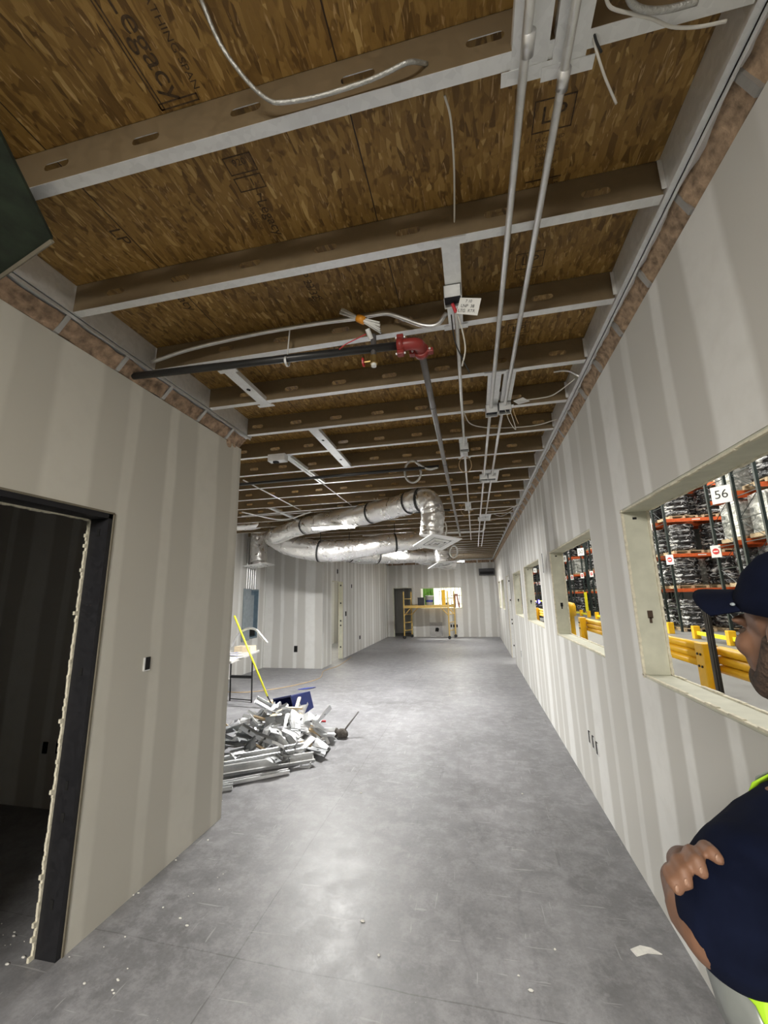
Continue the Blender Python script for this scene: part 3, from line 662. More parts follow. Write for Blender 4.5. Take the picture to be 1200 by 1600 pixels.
cable([atz(*q, 2.95) for q in ((770, 803), (785, 806), (805, 794), (812, 790))], .006, 'flex_metal', 'distant grey cable beside the third conduit boxes')
# sprinkler pipework
py_ = 1.885
a = aty(232, 592, py_); b_ = aty(625, 536, py_); a.z = b_.z = 2.9
r = pipe('sprinkler_pipe', [(-1.95, py_, 2.945), (-.30, py_, 2.885)], .021, 'black_pipe', 'black sprinkler pipe crossing under the joists near the camera', 'pipe')
h = thing('pipe_hanger', 'thin steel hanger ring holding the black sprinkler pipe', 'hanger', (-.94, py_, JZ))
MB().cyl((-.94, py_, 2.91), (-.93, py_, 3.09), .004, n=8).build('rod', 'galvanized', h)
MB().lathe([(.024, -.006), (.028, -.006), (.028, .006), (.024, .006)], 20, Matrix.Translation((-.94, py_, 2.89)) @ Matrix.Rotation(PI/2, 4, 'Y'), False).build('ring', 'galvanized', h)
# red grooved elbow
c = V((-.225, py_, 2.885)); r = thing('pipe_elbow', 'red grooved elbow with bolts joining black and grey pipes', 'pipe fitting', c)
MB().tube(spline([(-.315, py_, 2.885), (-.25, py_, 2.885), (-.205, py_+.02, 2.884), (-.20, py_+.10, 2.882)], 6), .031, 16).build('elbow', 'red_fitting', r, smooth=True)
for p, ax in (((-.30, py_, 2.885), 'Y'), ((-.20, py_+.075, 2.882), 'X')):
    MB().lathe([(.03, -.018), (.041, -.016), (.041, .016), (.03, .018)], 18, Matrix.Translation(p) @ Matrix.Rotation(PI/2, 4, ax)).build('coupling', 'red_fitting', r, smooth=True)
    for s in (-1, 1):
        q = V(p)+V((0, 0, s*.046)) if ax == 'Y' else V(p)+V((s*.046, 0, -.005))
        MB().box(q-V((.018, .018, .012)), q+V((.018, .018, .012))).build('bolt_pad', 'red_fitting', r, bevel=.004)
        MB().cyl(q-V((.026, 0, 0)) if ax == 'Y' else q-V((0, .026, 0)), q+V((.026, 0, 0)) if ax == 'Y' else q+V((0, .026, 0)), .006, n=8).build('bolt', 'galvanized', r)
pipe('sprinkler_pipe', [(-.20, 2.0, 2.882), (-.225, 5.6, 2.882), (-.24, 9.0, 2.882)], .0195, 'grey_pipe', 'long grey sprinkler pipe running away from the red elbow', 'pipe', couplings=[((-.205, 2.62, 2.882), (-.205, 2.635, 2.882)), ((-.213, 3.9, 2.882), (-.213, 3.93, 2.882))], cr=1.18)
pipe('sprinkler_pipe', [(-2.75, 4.05, 2.89), (-.28, 4.0, 2.89)], .017, 'black_pipe', 'second black sprinkler pipe crossing farther down the ceiling', 'pipe')
pipe('sprinkler_pipe', [(-1.5, 6.3, 2.9), (-.3, 6.25, 2.9)], .017, 'black_pipe', 'short black sprinkler pipe stub behind the duct drop', 'pipe')
# drain valve below the black pipe and taped bundle
vx = -.445
r = thing('drain_valve', 'brass drain valve with small red handle under the black pipe', 'valve', (vx, py_, 2.86))
MB().cyl((vx, py_, 2.97), (vx, py_, 2.84), .015).build('nipple', 'grey_pipe', r)
MB().cyl((vx, py_, 2.845), (vx, py_, 2.80), .02, n=8).build('body', 'brass', r); MB().cyl((vx, py_, 2.80), (vx, py_, 2.785), .014, n=12).build('outlet', 'white_metal', r)
MB().cyl((vx-.01, py_-.005, 2.815), (vx-.05, py_-.005, 2.815), .005, n=8).build('stem', 'brass', r)
MB().lathe([(.006, -.004), (.024, -.004), (.024, .004), (.006, .004)], 8, Matrix.Translation((vx-.055, py_-.005, 2.815)) @ Matrix.Rotation(PI/2, 4, 'Y')).build('handle', 'red_plastic', r)
r = thing('wire_bundle', 'bundle of clear tubes with orange tape above the drain valve', 'bundle', aty(565, 500, 1.84))
p, q = aty(534, 486, 1.84), aty(594, 512, 1.84); b = MB()
for k in range(9):
    o = V((0, random.uniform(-.02, .02), random.uniform(-.022, .022))); o2 = V((0, random.uniform(-.02, .02), random.uniform(-.022, .022))); b.tube([p+o+V((random.uniform(-.015, .015), 0, 0)), (p+q)/2+o*.5, q+o2], .0045, 6)
b.build('tubes', 'white_plastic', r, smooth=True)
MB().tube([p.lerp(q, .42), p.lerp(q, .6)], .021, 12).build('tape', 'tape_orange', r, smooth=True)
cable([aty(*q, 1.84) for q in ((572, 522), (556, 530), (540, 538), (530, 546))], .003, 'red_plastic', 'short thin red wire under the taped bundle')
MB_ = MB().cyl(aty(574, 514, 1.84), aty(580, 530, 1.87), .013); tag(MB_.build('pipe_clamp', 'white_metal'), 'bright steel clamp between taped bundle and black pipe', 'clamp')
# fire alarm style box on left
r = thing('mounting_box', 'grey steel box on joist above a thin hanging stud, left', 'steel box', (-1.83, 3.55, JZ)); MB().box((-1.93, 3.52, 2.94), (-1.75, 3.6, JZ-.004)).build('box', 'galvanized', r); MB().cyl((-1.86, 3.56, 2.93), (-1.86, 3.56, 2.94), .03).build('knockout', 'hole_black', r)
pipe('hanger_wire', [atz(460, 722, 2.98), atz(552, 792, 2.98)], .006, 'galvanized', 'long thin steel rod running diagonally left under joists', 'rod')
pipe('hanger_wire', [atz(380, 750, 2.98), atz(470, 797, 2.98)], .008, 'conduit_steel', 'pale conduit running away beside the near left wall end', 'conduit')
pipe('conduit', [atz(378, 806, 2.97), atz(460, 799, 2.97), atz(590, 788, 2.97)], .012, 'conduit_steel', 'pale steel conduit crossing left above the silver duct', 'conduit')
pipe('conduit', [atz(378, 800, 2.94), atz(440, 812, 2.9), atz(485, 800, 2.9)], .012, 'conduit_steel', 'bent pale conduit over the left duct end', 'conduit')

# ------------------------------------------------------------------ ducts
def duct(name, pts, r, label, straps=(), seed=0, taper=None, n=28, cat='duct'):
    path = spline(pts, 10); N = len(path)
    rs = [r*(taper(i/(N-1)) if taper else 1) for i in range(N)]
    def jit(i, k): return 1+.07*noise.noise(V((i*.55+seed*9, math.cos(2*PI*k/n)*1.8, math.sin(2*PI*k/n)*1.8)))+.035*noise.noise(V((i*1.7, k*1.1, seed)))
    root = thing(name, label, cat, path[N//2])
    MB().tube(path, rs, n, True, jit).build('duct_jacket', 'foil', root, smooth=True)
    for s in straps:
        i = max(1, min(N-2, int(s*(N-1)))); d = (path[i+1]-path[i-1]).normalized()*.018
        MB().tube([path[i]-d, path[i]+d], rs[i]*1.045, n, False).build('strap', 'strap_black', root, smooth=True)
        MB().cyl(path[i]+V((0, 0, rs[i])), V((path[i].x, path[i].y, JZ)), .006, n=6).build('hanger', 'strap_black', root)
    return root
D = aty
duct('flexible_duct', [D(430, 838, 7.3), D(462, 826, 6.9), D(500, 817, 6.4), D(550, 808, 6.0), D(600, 797, 5.7), D(640, 786, 5.45)], .155, 'upper silver foil duct running behind the first light tube', (.3, .72), 1)
duct('flexible_duct', [D(632, 788, 5.5), D(652, 782, 5.36), D(668, 783, 5.3), D(676, 800, 5.3), D(675, 822, 5.3), D(674, 838, 5.3)], .155, 'silver foil duct elbow dropping to the nearest square diffuser', (.08, .26), 2)
duct('flexible_duct', [D(428, 838, 7.9), D(450, 850, 7.6), D(480, 858, 7.4), D(515, 862, 7.4), D(555, 858, 7.6), D(600, 850, 7.7), D(640, 846, 7.9), D(672, 842, 8.2)], .20, 'large lower silver foil duct crossing under the ceiling', (.38, .78), 3, lambda u: 1.1-.25*u)
duct('flexible_duct', [D(515, 856, 8.2), D(540, 864, 8.5), D(570, 868, 9.0), D(605, 869, 9.6), D(650, 868, 10.4), D(690, 864, 10.8)], .185, 'farther silver foil duct leading to the second diffuser', (.25, .5), 4)
duct('flexible_duct', [D(690, 858, 10.), D(691, 866, 10.), D(693, 876, 10.)], .19, 'short silver duct drop above the second diffuser', (), 5)
duct('flexible_duct', [D(404, 832, 8.4), D(403, 850, 8.4), D(403, 878, 8.4)], .165, 'silver foil duct drop to the left diffuser near electrical panel', (), 6)
duct('flexible_duct', [D(340, 822, 7.3), D(375, 822, 7.3), D(400, 820, 7.4), D(412, 814, 7.5)], .09, 'white lit end of foil duct at left beyond near wall', (), 7)
duct('flexible_duct', [D(640, 868, 12.5), D(665, 876, 13.), D(710, 880, 13.5)], .15, 'distant silver duct close to the far wall', (), 8)
def diffuser(c, s, tilt, spin, label):
    root = thing('ceiling_diffuser', label, 'air diffuser', c)
    m = Matrix.Translation(c) @ Matrix.Rotation(tilt[0], 4, 'X') @ Matrix.Rotation(tilt[1], 4, 'Y') @ Matrix.Rotation(spin, 4, 'Z')
    MB().box((-s, -s, 0), (s, s, .012), m).build('plate', 'white_metal', root)
    for k in range(3):
        a = s*(.68-.2*k); w = s*.07
        MB().box((-a, -a, -.004-.01*k), (a, -a+w, 0), m).box((-a, a-w, -.004-.01*k), (a, a, 0), m).box((-a, -a, -.004-.01*k), (-a+w, a, 0), m).box((a-w, -a, -.004-.01*k), (a, a, 0), m).build('louver', 'white_metal', root)
        a2 = a-w*1.1; w2 = w*.9
        MB().box((-a2, -a2, -.002), (a2, -a2+w2, 0.001), m).box((-a2, a2-w2, -.002), (a2, a2, 0.001), m).box((-a2, -a2, -.002), (-a2+w2, a2, 0.001), m).box((a2-w2, -a2, -.002), (a2, a2, 0.001), m).build('slot', 'vent_slot', root)
    MB().lathe([(s*.62, .012), (s*.55, .06), (s*.5, .12)], 20, m).build('collar', 'foil', root, smooth=True)
    return root
diffuser(D(683, 848, 5.3), .23, (-math.radians(13), math.radians(-4)), math.radians(40), 'white square ceiling diffuser hanging crooked below the nearest duct drop')
diffuser(D(694, 882, 10.), .3, (-math.radians(6), math.radians(-10)), math.radians(30), 'second white ceiling diffuser hanging farther down the corridor')
diffuser(D(697, 888, 13.), .26, (-math.radians(5), math.radians(8)), math.radians(45), 'most distant square diffuser just before the far wall')
diffuser(D(405, 884, 8.4), .26, (-math.radians(2), math.radians(-8)), 0.1, 'white diffuser above the electrical panel at left')
# light fixtures
def tube_light(p, q, label, power):
    c = (p+q)/2; root = thing('tube_light', label, 'light', c)
    MB().box(p-V((.02, .035, .0)), q+V((.02, .035, .035))).build('housing', 'white_metal', root)
    MB().tube([p-V((0, 0, .018)), q-V((0, 0, .018))], .02, 12).build('tube', 'tube_glow', root, smooth=True)
    for e in (p, q): MB().cyl(e+V((0, 0, .035)), V((e.x, e.y, JZ)), .002, n=5).build('wire', 'black_metal', root)
    area('tube_lamp', c-V((0, 0, .045)), power, (q-p).length, .06, (1, .985, .95))
    return root
tube_light(D(500, 829, 6.3)+V((0, -.30, 0)), D(562, 826, 6.3)+V((0, -.30, 0)), 'brightest glowing light tube hanging in front of the silver ducts', 205)
tube_light(D(607, 863, 10)+V((0, -.3, 0)), D(638, 861, 10)+V((0, -.3, 0)), 'second glowing light tube farther down the corridor', 200)
tube_light(V((-.9, 14.2, 2.75)), V((-.3, 14.2, 2.75)), 'added unseen light tube near the far wall', 70)  # unseen tube added for light and floor reflection at the far end
# dark opening / unit at the far corner
r = thing('wall_unit', 'black rectangular unit in the top right corner of far wall', 'unit', (.48, FY-.25, 2.3))
MB().box((.2, FY-.22, 2.36), (.80, FY-.01, 2.62)).build('casing', 'dark_plastic', r, bevel=.01); MB().box((.24, FY-.225, 2.40), (.76, FY-.22, 2.50)).build('grille', 'hole_black', r)

# dark green panel, top left
p = [atz(-60, 90, 2.93), atz(82, 375, 2.93), atz(-20, 446, 2.93), atz(-160, 380, 2.93)]
c = sum(p, V())/4; r = thing('ceiling_panel', 'dark green mottled board hanging at the top left corner', 'panel', c)
MB().add(p+[x+V((0, 0, .016)) for x in p], [(0, 1, 2, 3), (7, 6, 5, 4), (0, 4, 5, 1), (1, 5, 6, 2), (2, 6, 7, 3), (3, 7, 4, 0)]).build('board', 'green_board', r)
e = (p[2]-p[1]); nrm = V((0, 0, -.004)); MB().tube([p[1]+nrm, p[2]+nrm], .008, 4).build('lit_edge', 'box_edge', r)  # paler strip paints the board's lit lower edge

# ------------------------------------------------------------------ electrical panel and left alcove
r = thing('electrical_panel', 'open blue-grey electrical panel recessed in the left wall', 'electrical panel', (WX, 8.74, .72))
MB().box((WX-.10, 8.43, .73), (WX-.09, 9.04, 1.82)).box((WX-.1, 8.43, .73), (WX+.01, 8.46, 1.82)).box((WX-.1, 9.01, .73), (WX+.01, 9.04, 1.82)).box((WX-.1, 8.43, 1.79), (WX+.01, 9.04, 1.82)).box((WX-.1, 8.43, .73), (WX+.01, 9.04, .76)).build('cabinet', 'panel_blue', r)
MB().box((WX+.012, 8.36, .70), (WX+.03, 8.66, 1.84)).build('cover', 'panel_grey', r); MB().box((WX-.06, 8.72, .95), (WX-.04, 8.92, 1.7)).build('breaker_strip', 'panel_grey', r)
MB().box((WX-.08, 8.64, .78), (WX-.03, 9.0, .92)).build('wiring', 'hole_black', r)
for k in range(5): tag(MB().cyl((WX+.02, 8.46+.09*k, 1.83), (WX+.02, 8.46+.09*k, 2.95), .02, n=10).build('conduit', 'conduit_steel'), f'{ordn[k] if k else "first"} from left of upright conduits above the electrical panel', 'conduit', 'conduits above electrical panel')
# folding table
tz = .72
A, Bc = V((-3.55, 5.66, tz)), V((-3.80, 6.92, tz)); d = (Bc-A).normalized(); nx = V((-d.y, d.x, 0));
if nx.x > 0: nx = -nx
r = thing('folding_table', 'white folding table with black legs behind the near wall', 'table', (-3.9, 6.3, 0))
Cc, Dd = Bc+nx*.7, A+nx*.7
MB().add([A, Bc, Cc, Dd]+[x-V((0, 0, .04)) for x in (A, Bc, Cc, Dd)], [(0, 1, 2, 3), (7, 6, 5, 4), (0, 4, 5, 1), (1, 5, 6, 2), (2, 6, 7, 3), (3, 7, 4, 0)]).build('tabletop', 'table_white', r, bevel=.008)
for (fx, fy) in ((-3.56, 6.30), (-3.98, 6.36)):
    MB().tube([(fx, fy, 0), (fx-.02, fy, tz-.03)], .012, 10).build('leg', 'black_metal', r)
MB().cyl((-3.56, 6.30, .035), (-3.98, 6.36, .035), .008, n=8).build('crossbar', 'black_metal', r); MB().box((-3.97, 6.30, .36), (-3.58, 6.34, .40)).build('crossbar', 'black_metal', r)
for (fx, fy) in ((-4.0, 5.85), (-4.42, 5.92)): MB().tube([(fx, fy, 0), (fx, fy, tz-.03)], .012, 10).build('leg', 'black_metal', r)
for k in range(3):
    c = A.lerp(Bc, .25+.22*k)+nx*(.12+.1*k); m = Matrix.Translation(c+V((0, 0, .002+.001*k))) @ Matrix.Rotation(.3*k, 4, 'Z')
    q = thing('paper_sheet', ['sheet of paper nearest the edge of the folding table', 'printed paper sheet in the middle of the folding table', 'paper sheet at the far end of the folding table'][k], 'paper', c)
    MB().box((-.14, -.1, 0), (.14, .1, .001), m).build('sheet', 'paper', q); MB().box((-.1, -.06, .001), (.06, -.045, .002), m).box((-.1, .0, .001), (.09, .02, .002), m).box((.04, .04, .001), (.08, .07, .002), m).build('print', 'ink', q)
q = thing('cardboard_box', 'small pale box lying on the folding table', 'box', (-3.95, 6.7, tz)); MB().box((-4.1, 6.6, tz), (-3.8, 6.8, tz+.09)).build('carton', 'pale_wood', q); MB().box((-4.1, 6.69, tz+.09), (-3.8, 6.71, tz+.093)).build('tape', 'paper', q)
cable([aty(*q, 6.1) for q in ((362, 1010), (368, 998), (376, 988), (388, 982), (400, 984), (408, 993), (418, 1005))], .018, 'conduit_steel', 'bent pale conduit arching over the folding table', 'bent_conduit', 10)
cable([(-4.9, 7.2, .006), (-4.2, 6.9, .006), (-3.6, 7.3, .006), (-3.2, 8.2, .006), (-3.4, 9.1, .006), (-3.3, 9.8, .006), (-3.4, 11.2, .006)], .007, 'cord_orange', 'tan extension cord lying on the floor past the table', 'extension_cord')

# ------------------------------------------------------------------ floor items: scrap pile, broom, bin, brush
def scrap_channel(L, w, h, mat='galvanized_scrap', holes=0, bend=0., jag=0.):
    """short steel stud piece along X, web down or up, optional kink and torn end"""
    b = MB(); t = .0025; n = 6
    sect = [(-w/2, h), (-w/2, 0), (w/2, 0), (w/2, h)]
    pts = []
    for i in range(n+1):
        x = L*(i/n-.5); z = bend*abs(i/n-.5)*L; tw = jag*(i/n-.5)
        for (yy, zz) in sect:
            y2 = yy*math.cos(tw)-zz*math.sin(tw); z2 = yy*math.sin(tw)+zz*math.cos(tw)
            b.v.append(V((x+(.4*jag*yy if i in (0, n) else 0), y2, z2+z)))
    for i in range(n):
        for k in range(3):
            a = i*4+k; b.f.append((a, a+1, a+5, a+4))
    return b
def solidified(o, t=.002):
    m = o.modifiers.new('thick', 'SOLIDIFY'); m.thickness = t; m.offset = 0; return o
PC = V((-2.33, 4.72, 0))
kinds = []
def scrap(kind, loc, rot, label, grp='scrap pieces in the floor pile'):
    L, w, h, bend, jag, holes, mat = kind
    root = thing('metal_scrap' if 'galv' in mat else 'wood_scrap', label, 'scrap', loc, grp)
    m = Matrix.Translation(loc) @ rot.to_matrix().to_4x4()
    if 'galv' in mat:
        b = scrap_channel(L, w, h, mat, holes, bend, jag); b.v = [m @ p for p in b.v]; solidified(b.build('channel', mat, root, fix=False))
        for k in range(holes):
            x = L*((k+.5)/holes-.5)
            MB().prism([(x+.017*math.cos(a), .012*math.sin(a)) for a in [2*PI*i/10 for i in range(10)]], .001, m @ Matrix.Translation((0, 0, bend*abs(x)-.0028))).build('hole', 'hole_black', root)
            MB().prism([(x+.017*math.cos(a), .012*math.sin(a)) for a in [2*PI*i/10 for i in range(10)]], .001, m @ Matrix.Translation((0, 0, bend*abs(x)+.0018))).build('hole', 'hole_black', root)
    else:
        MB().box((-L/2, -w/2, 0), (L/2, w/2, h), m).build('offcut', mat, root)
    return root
from mathutils import Euler
wordsA = ['long', 'short', 'bent', 'flat', 'twisted', 'curled', 'wide', 'narrow', 'kinked']
wordsB = ['stud offcut', 'track offcut', 'scrap strip', 'folded scrap', 'sheet offcut']
def where(p):
    dx, dy = p.x-PC.x, p.y-PC.y
    a = 'left' if dx < -.3 else ('right' if dx > .3 else 'centre')
    b = 'back' if dy > .3 else ('front' if dy < -.3 else 'middle')
    return b+' '+a
seen = {}
N = 78
for i in range(N):
    while True:
        dx, dy = random.uniform(-1, 1), random.uniform(-1, 1)
        if dx*dx+dy*dy < 1: break
    hgt = max(0, 1-math.hypot(dx, dy))
    p = V((PC.x+dx*(.55 if dx > 0 else .78)+dy*-.12, PC.y+dy*.82, .035+.36*hgt*random.uniform(.35, 1)))
    wood = random.random() < .12
    rot = Euler((random.uniform(-1.0, 1.0)*(.5+hgt), random.uniform(-.55, .55), random.uniform(0, 2*PI)))
    if wood:
        k = (random.uniform(.15, .4), random.uniform(.03, .07), random.uniform(.015, .03), 0, 0, 0, random.choice(['wood', 'pale_wood']))
        nm = random.choice(['wooden offcut', 'pale wooden batten piece', 'short wood block'])
    else:
        k = (random.uniform(.16, .5), random.uniform(.05, .12), random.choice([.008, .025, .035]), random.uniform(-.5, .5), random.uniform(-.7, .7), random.choice([0, 0, 1, 1, 2]), random.choice(['galvanized_scrap', 'galvanized_scrap', 'galvanized_mid', 'galvanized_mid', 'galvanized_gap_shade']))
        nm = random.choice(wordsA)+' '+random.choice(wordsB)
    p.z = max(p.z, .03+.5*k[0]*abs(math.sin(rot.y))+.5*k[1]*abs(math.sin(rot.x))*.7)
    lay = 'top' if p.z > .24 else ('middle' if p.z > .13 else 'bottom')
    lab = f'{nm}, {lay} layer, {where(p)} of pile'
    q_ = 0
    while lab in seen: q_ += 1; lab = f'{["dull","dented","scuffed","sharp-edged","crumpled","small"][q_ % 6]} '+lab
    seen[lab] = 1
    scrap(k, p, rot, lab)
# prominent bent plates on the pile's right
def plate(pts, label, holes=(), mat='galvanized_scrap'):
    P4 = [V(p) for p in pts]; c = sum(P4, V())/len(P4); root = thing('metal_scrap', label, 'scrap', c, 'scrap pieces in the floor pile')
    b = MB(); n = 8; nr = (P4[1]-P4[0]).cross(P4[3]-P4[0]).normalized()
    for i in range(n+1):
        for j in range(n+1):
            u, v = i/n, j/n; p = P4[0]*(1-u)*(1-v)+P4[1]*u*(1-v)+P4[2]*u*v+P4[3]*(1-u)*v
            b.v.append(p+nr*(.03*math.sin(u*PI*2.2)+.02*noise.noise(p*8)))
    for i in range(n):
        for j in range(n): a = i*(n+1)+j; b.f.append((a, a+1, a+n+2, a+n+1))
    solidified(b.build('sheet', mat, root, fix=False))
    for u, v in holes:
        p = P4[0]*(1-u)*(1-v)+P4[1]*u*(1-v)+P4[2]*u*v+P4[3]*(1-u)*v+nr*(.03*math.sin(u*PI*2.2)+.02*noise.noise((P4[0]*(1-u)*(1-v)+P4[1]*u*(1-v)+P4[2]*u*v+P4[3]*(1-u)*v)*8))
        m = nr.to_track_quat('Z', 'Y').to_matrix().to_4x4(); m.translation = p-nr*.003
        MB().prism([(.02*math.cos(a), .028*math.sin(a)) for a in [2*PI*i/12 for i in range(12)]], .006, m).build('hole', 'hole_black', root)
    return root
Y = lambda px, py, y: aty(px, py, y)
plate([Y(462, 1112, 5.1), Y(494, 1118, 5.1), Y(495, 1155, 4.75), Y(460, 1145, 4.75)], 'large bent white sheet with holes leaning on pile right side', [(.3, .25), (.35, .85)])
plate([Y(447, 1112, 5.0), Y(463, 1110, 5.0), Y(456, 1150, 4.7), Y(436, 1172, 4.6)], 'tall narrow bright sheet leaning beside the large bent sheet', [(.5, .45)])
plate([Y(399, 1147, 4.45), Y(432, 1138, 4.5), Y(437, 1155, 4.4), Y(409, 1170, 4.35)], 'pale notched plate facing the camera in the pile centre', [(.5, .06)])
plate([Y(457, 1150, 4.6), Y(487, 1168, 4.5), Y(484, 1181, 4.4), Y(456, 1165, 4.45)], 'bright folded plate low at the front right of the pile', [])
plate([Y(484, 1174, 4.35), Y(498, 1151, 4.7), Y(517, 1167, 4.6), Y(503, 1180, 4.25)], 'white square plate lying at the pile right tip', [])
plate([Y(495, 1145, 4.9), Y(516, 1158, 4.75), Y(514, 1164, 4.7), Y(495, 1152, 4.8)], 'dark-edged thin plate above the white square plate', [], 'galvanized')
plate([Y(369, 1185, 4.0), Y(384, 1186, 4.0), Y(396, 1160, 4.3), Y(386, 1160, 4.3)], 'leaning stud piece with hole at the pile front left', [(.5, .15)])
plate([Y(380, 1190, 4.0), Y(391, 1192, 4.0), Y(399, 1156, 4.3), Y(393, 1156, 4.3)], 'second leaning stud piece with hole at the pile front left', [(.5, .2)])
plate([Y(365, 1148, 4.6), Y(382, 1120, 4.9), Y(395, 1122, 4.9), Y(388, 1134, 4.7)], 'angular bright scrap at the upper left of the pile', [(.5, .5)])
plate([Y(430, 1095, 5.4), Y(441, 1100, 5.4), Y(426, 1117, 5.1), Y(418, 1112, 5.1)], 'white strip at the back of the pile near broom', [])
for k, (a, b_, lab) in enumerate(((Y(438, 1106, 5.2), Y(472, 1107, 5.2), 'thin wooden stick lying across top of the pile by the bin'), (Y(352, 1200, 3.9), Y(378, 1184, 4.1), 'pale wooden batten at the front left of the pile'), (Y(352, 1183, 4.2), Y(368, 1181, 4.2), 'short pale wooden block at left edge of the pile'), (Y(462, 1110, 5.3), Y(468, 1090, 5.5), 'pale wooden slat standing against the blue bin'))):
    w = thing('wood_scrap', lab, 'scrap', (a+b_)/2, 'scrap pieces in the floor pile'); MB().box((0, -.02, -.012), ((b_-a).length, .02, .012), frame_m(a, b_)).build('batten', 'pale_wood', w)
w = thing('wood_scrap', 'chunky tan wooden block on top of the pile', 'scrap', Y(428, 1123, 4.9), 'scrap pieces in the floor pile')
pp = [Y(415, 1131, 4.7), Y(419, 1122, 4.85), Y(442, 1112, 5.0), Y(441, 1119, 4.9)]
MB().add(pp+[x+V((.02, .05, .045)) for x in pp], [(0, 1, 2, 3), (7, 6, 5, 4), (0, 4, 5, 1), (1, 5, 6, 2), (2, 6, 7, 3), (3, 7, 4, 0)]).build('block', 'pale_wood', w)
# long steel tracks in front of the pile
def long_track(a, b_, w, h, label, up=(0, 0, 1), flip=1):
    root = thing('steel_track', label, 'steel track', a, 'long steel tracks in front of the pile'); m = frame_m(a, b_, up); L = (V(b_)-V(a)).length; t = .003
    MB().box((0, -w/2, 0), (L, w/2, t), m).box((0, -w/2, 0), (L, -w/2+t, h), m).box((0, w/2-t, 0), (L, w/2, h), m).build('web', 'galvanized_scrap', root)
    MB().box((0, -w/2, h-t), (L, -w/2+.012, h), m).box((0, w/2-.012, h-t), (L, w/2, h), m).build('lip', 'galvanized_scrap', root)
    return root
long_track(V((-2.62, 3.48, .07)), V((-1.66, 4.18, .05)), .09, .04, 'long steel track lying in front of the scrap pile, highest', (0.3, -.5, .8))
long_track(V((-2.55, 3.62, .12)), V((-1.80, 4.28, .10)), .09, .035, 'long steel track tucked behind the front one against pile', (0.1, -.3, .9))
long_track(V((-2.45, 3.42, .012)), V((-1.80, 3.92, .01)), .06, .03, 'short steel track flat on the floor at very front')
long_track(V((-2.7, 3.25, .004)), V((-2.15, 3.55, .004)), .08, .03, 'steel track on the floor emerging from behind near wall')
w = thing('metal_scrap', 'small bent bracket under the end of the long track', 'scrap', (-1.68, 4.1, 0), 'scrap pieces in the floor pile'); MB().box((-.05, -.02, 0), (.05, .02, .003), Matrix.Translation((-1.70, 4.08, .003))).box((-.05, -.02, 0), (-.047, .02, .06), Matrix.Translation((-1.70, 4.08, .003))).box((.047, -.02, 0), (.05, .02, .05), Matrix.Translation((-1.70, 4.08, .003))).build('bracket', 'galvanized_scrap', w)
# blue bin, tipped over
r = thing('recycling_bin', 'dark blue plastic bin tipped over at the back of pile', 'bin', (-2.45, 5.75, 0))
m = Matrix.Translation((-2.43, 5.78, .19)) @ Matrix.Rotation(math.radians(-28), 4, 'Z') @ Matrix.Rotation(math.radians(98), 4, 'X') @ Matrix.Rotation(math.radians(14), 4, 'Z')
b = MB()
w0, d0, w1, d1, hh, t = .15, .11, .2, .15, .36, .008
def ring(w, d, z): return [V((-w, -d, z)), V((w, -d, z)), V((w, d, z)), V((-w, d, z))]
vs = ring(w0, d0, 0)+ring(w1, d1, hh)+ring(w1-t, d1-t, hh)+ring(w0-t, d0-t, t)
b.add([m @ p for p in vs], [(3, 2, 1, 0)]+[(i, (i+1) % 4, 4+(i+1) % 4, 4+i) for i in range(4)]+[(4+i, 4+(i+1) % 4, 8+(i+1) % 4, 8+i) for i in range(4)]+[(8+i, 8+(i+1) % 4, 12+(i+1) % 4, 12+i) for i in range(4)]+[(12, 13, 14, 15)])
b.build('body', 'blue_plastic', r, fix=False, bevel=.004)
b = MB()
for i in range(4):
    a, c = ring(w1+.008, d1+.008, hh)[i], ring(w1+.008, d1+.008, hh)[(i+1) % 4]; b.tube([m @ a, m @ c], .009, 6)
b.build('rim', 'blue_plastic', r)
# broom
r = thing('push_broom', 'push broom with long yellow handle leaning by the table', 'broom', (-3.08, 6.05, 0))
top, bot = aty(366, 962, 6.1), aty(418, 1088, 6.02)
MB().tube([top, bot], .0135, 12).build('handle', 'yellow_plastic', r, smooth=True)
MB().tube([bot, aty(424, 1100, 6.0)], .01, 10).build('ferrule', 'black_metal', r, smooth=True)
a, c = aty(416, 1106, 6.0), aty(437, 1094, 6.2); a.z = .07; c.z = .09
MB().box((0, -.035, -.02), ((c-a).length, .035, .02), frame_m(a, c)).build('head', 'pale_wood', r, bevel=.005)
MB().box((0, -.03, -.07), ((c-a).length, .03, -.02), frame_m(a, c)).build('bristles', 'mop_strings', r)
# long brush with grey handle at right of pile
r = thing('floor_brush', 'dark round brush with short grey handle on the floor', 'brush', (-1.6, 4.95, 0))
c0 = aty(528, 1154, 4.95); c0.z = .05; b = MB()
for k in range(26):
    a = random.uniform(0, 2*PI); x = random.uniform(-.09, .09); rr = .045+.012*random.random()
    b.ell(c0+V((x, math.cos(a)*.02, math.sin(a)*.014)), (.035, rr*.8, rr*.75), nu=8, nv=5)
b.build('brush_head', 'mop_strings', r, smooth=True)
MB().tube([c0+V((.07, 0, .02)), aty(560, 1112, 5.1)], [.011, .008], 10).build('handle', 'grey_pipe', r, smooth=True)
w = thing('pliers', 'red handled tool lying on the floor beside pile', 'tool', aty(501, 1128, 5.5)); a = atz(494, 1128, .012); c = atz(509, 1127, .012)
MB().tube([a, a.lerp(c, .5)+V((0, .02, 0)), c], .012, 8).build('grip', 'red_plastic', w, smooth=True); MB().tube([a, a+V((-.05, 0, 0))], [.012, .005], 8).build('jaw', 'black_metal', w)
w = thing('tape_scrap', 'crumpled strip of blue tape on the floor past pile', 'tape', atz(478, 1076, 0)); p0 = atz(478, 1076, .004)
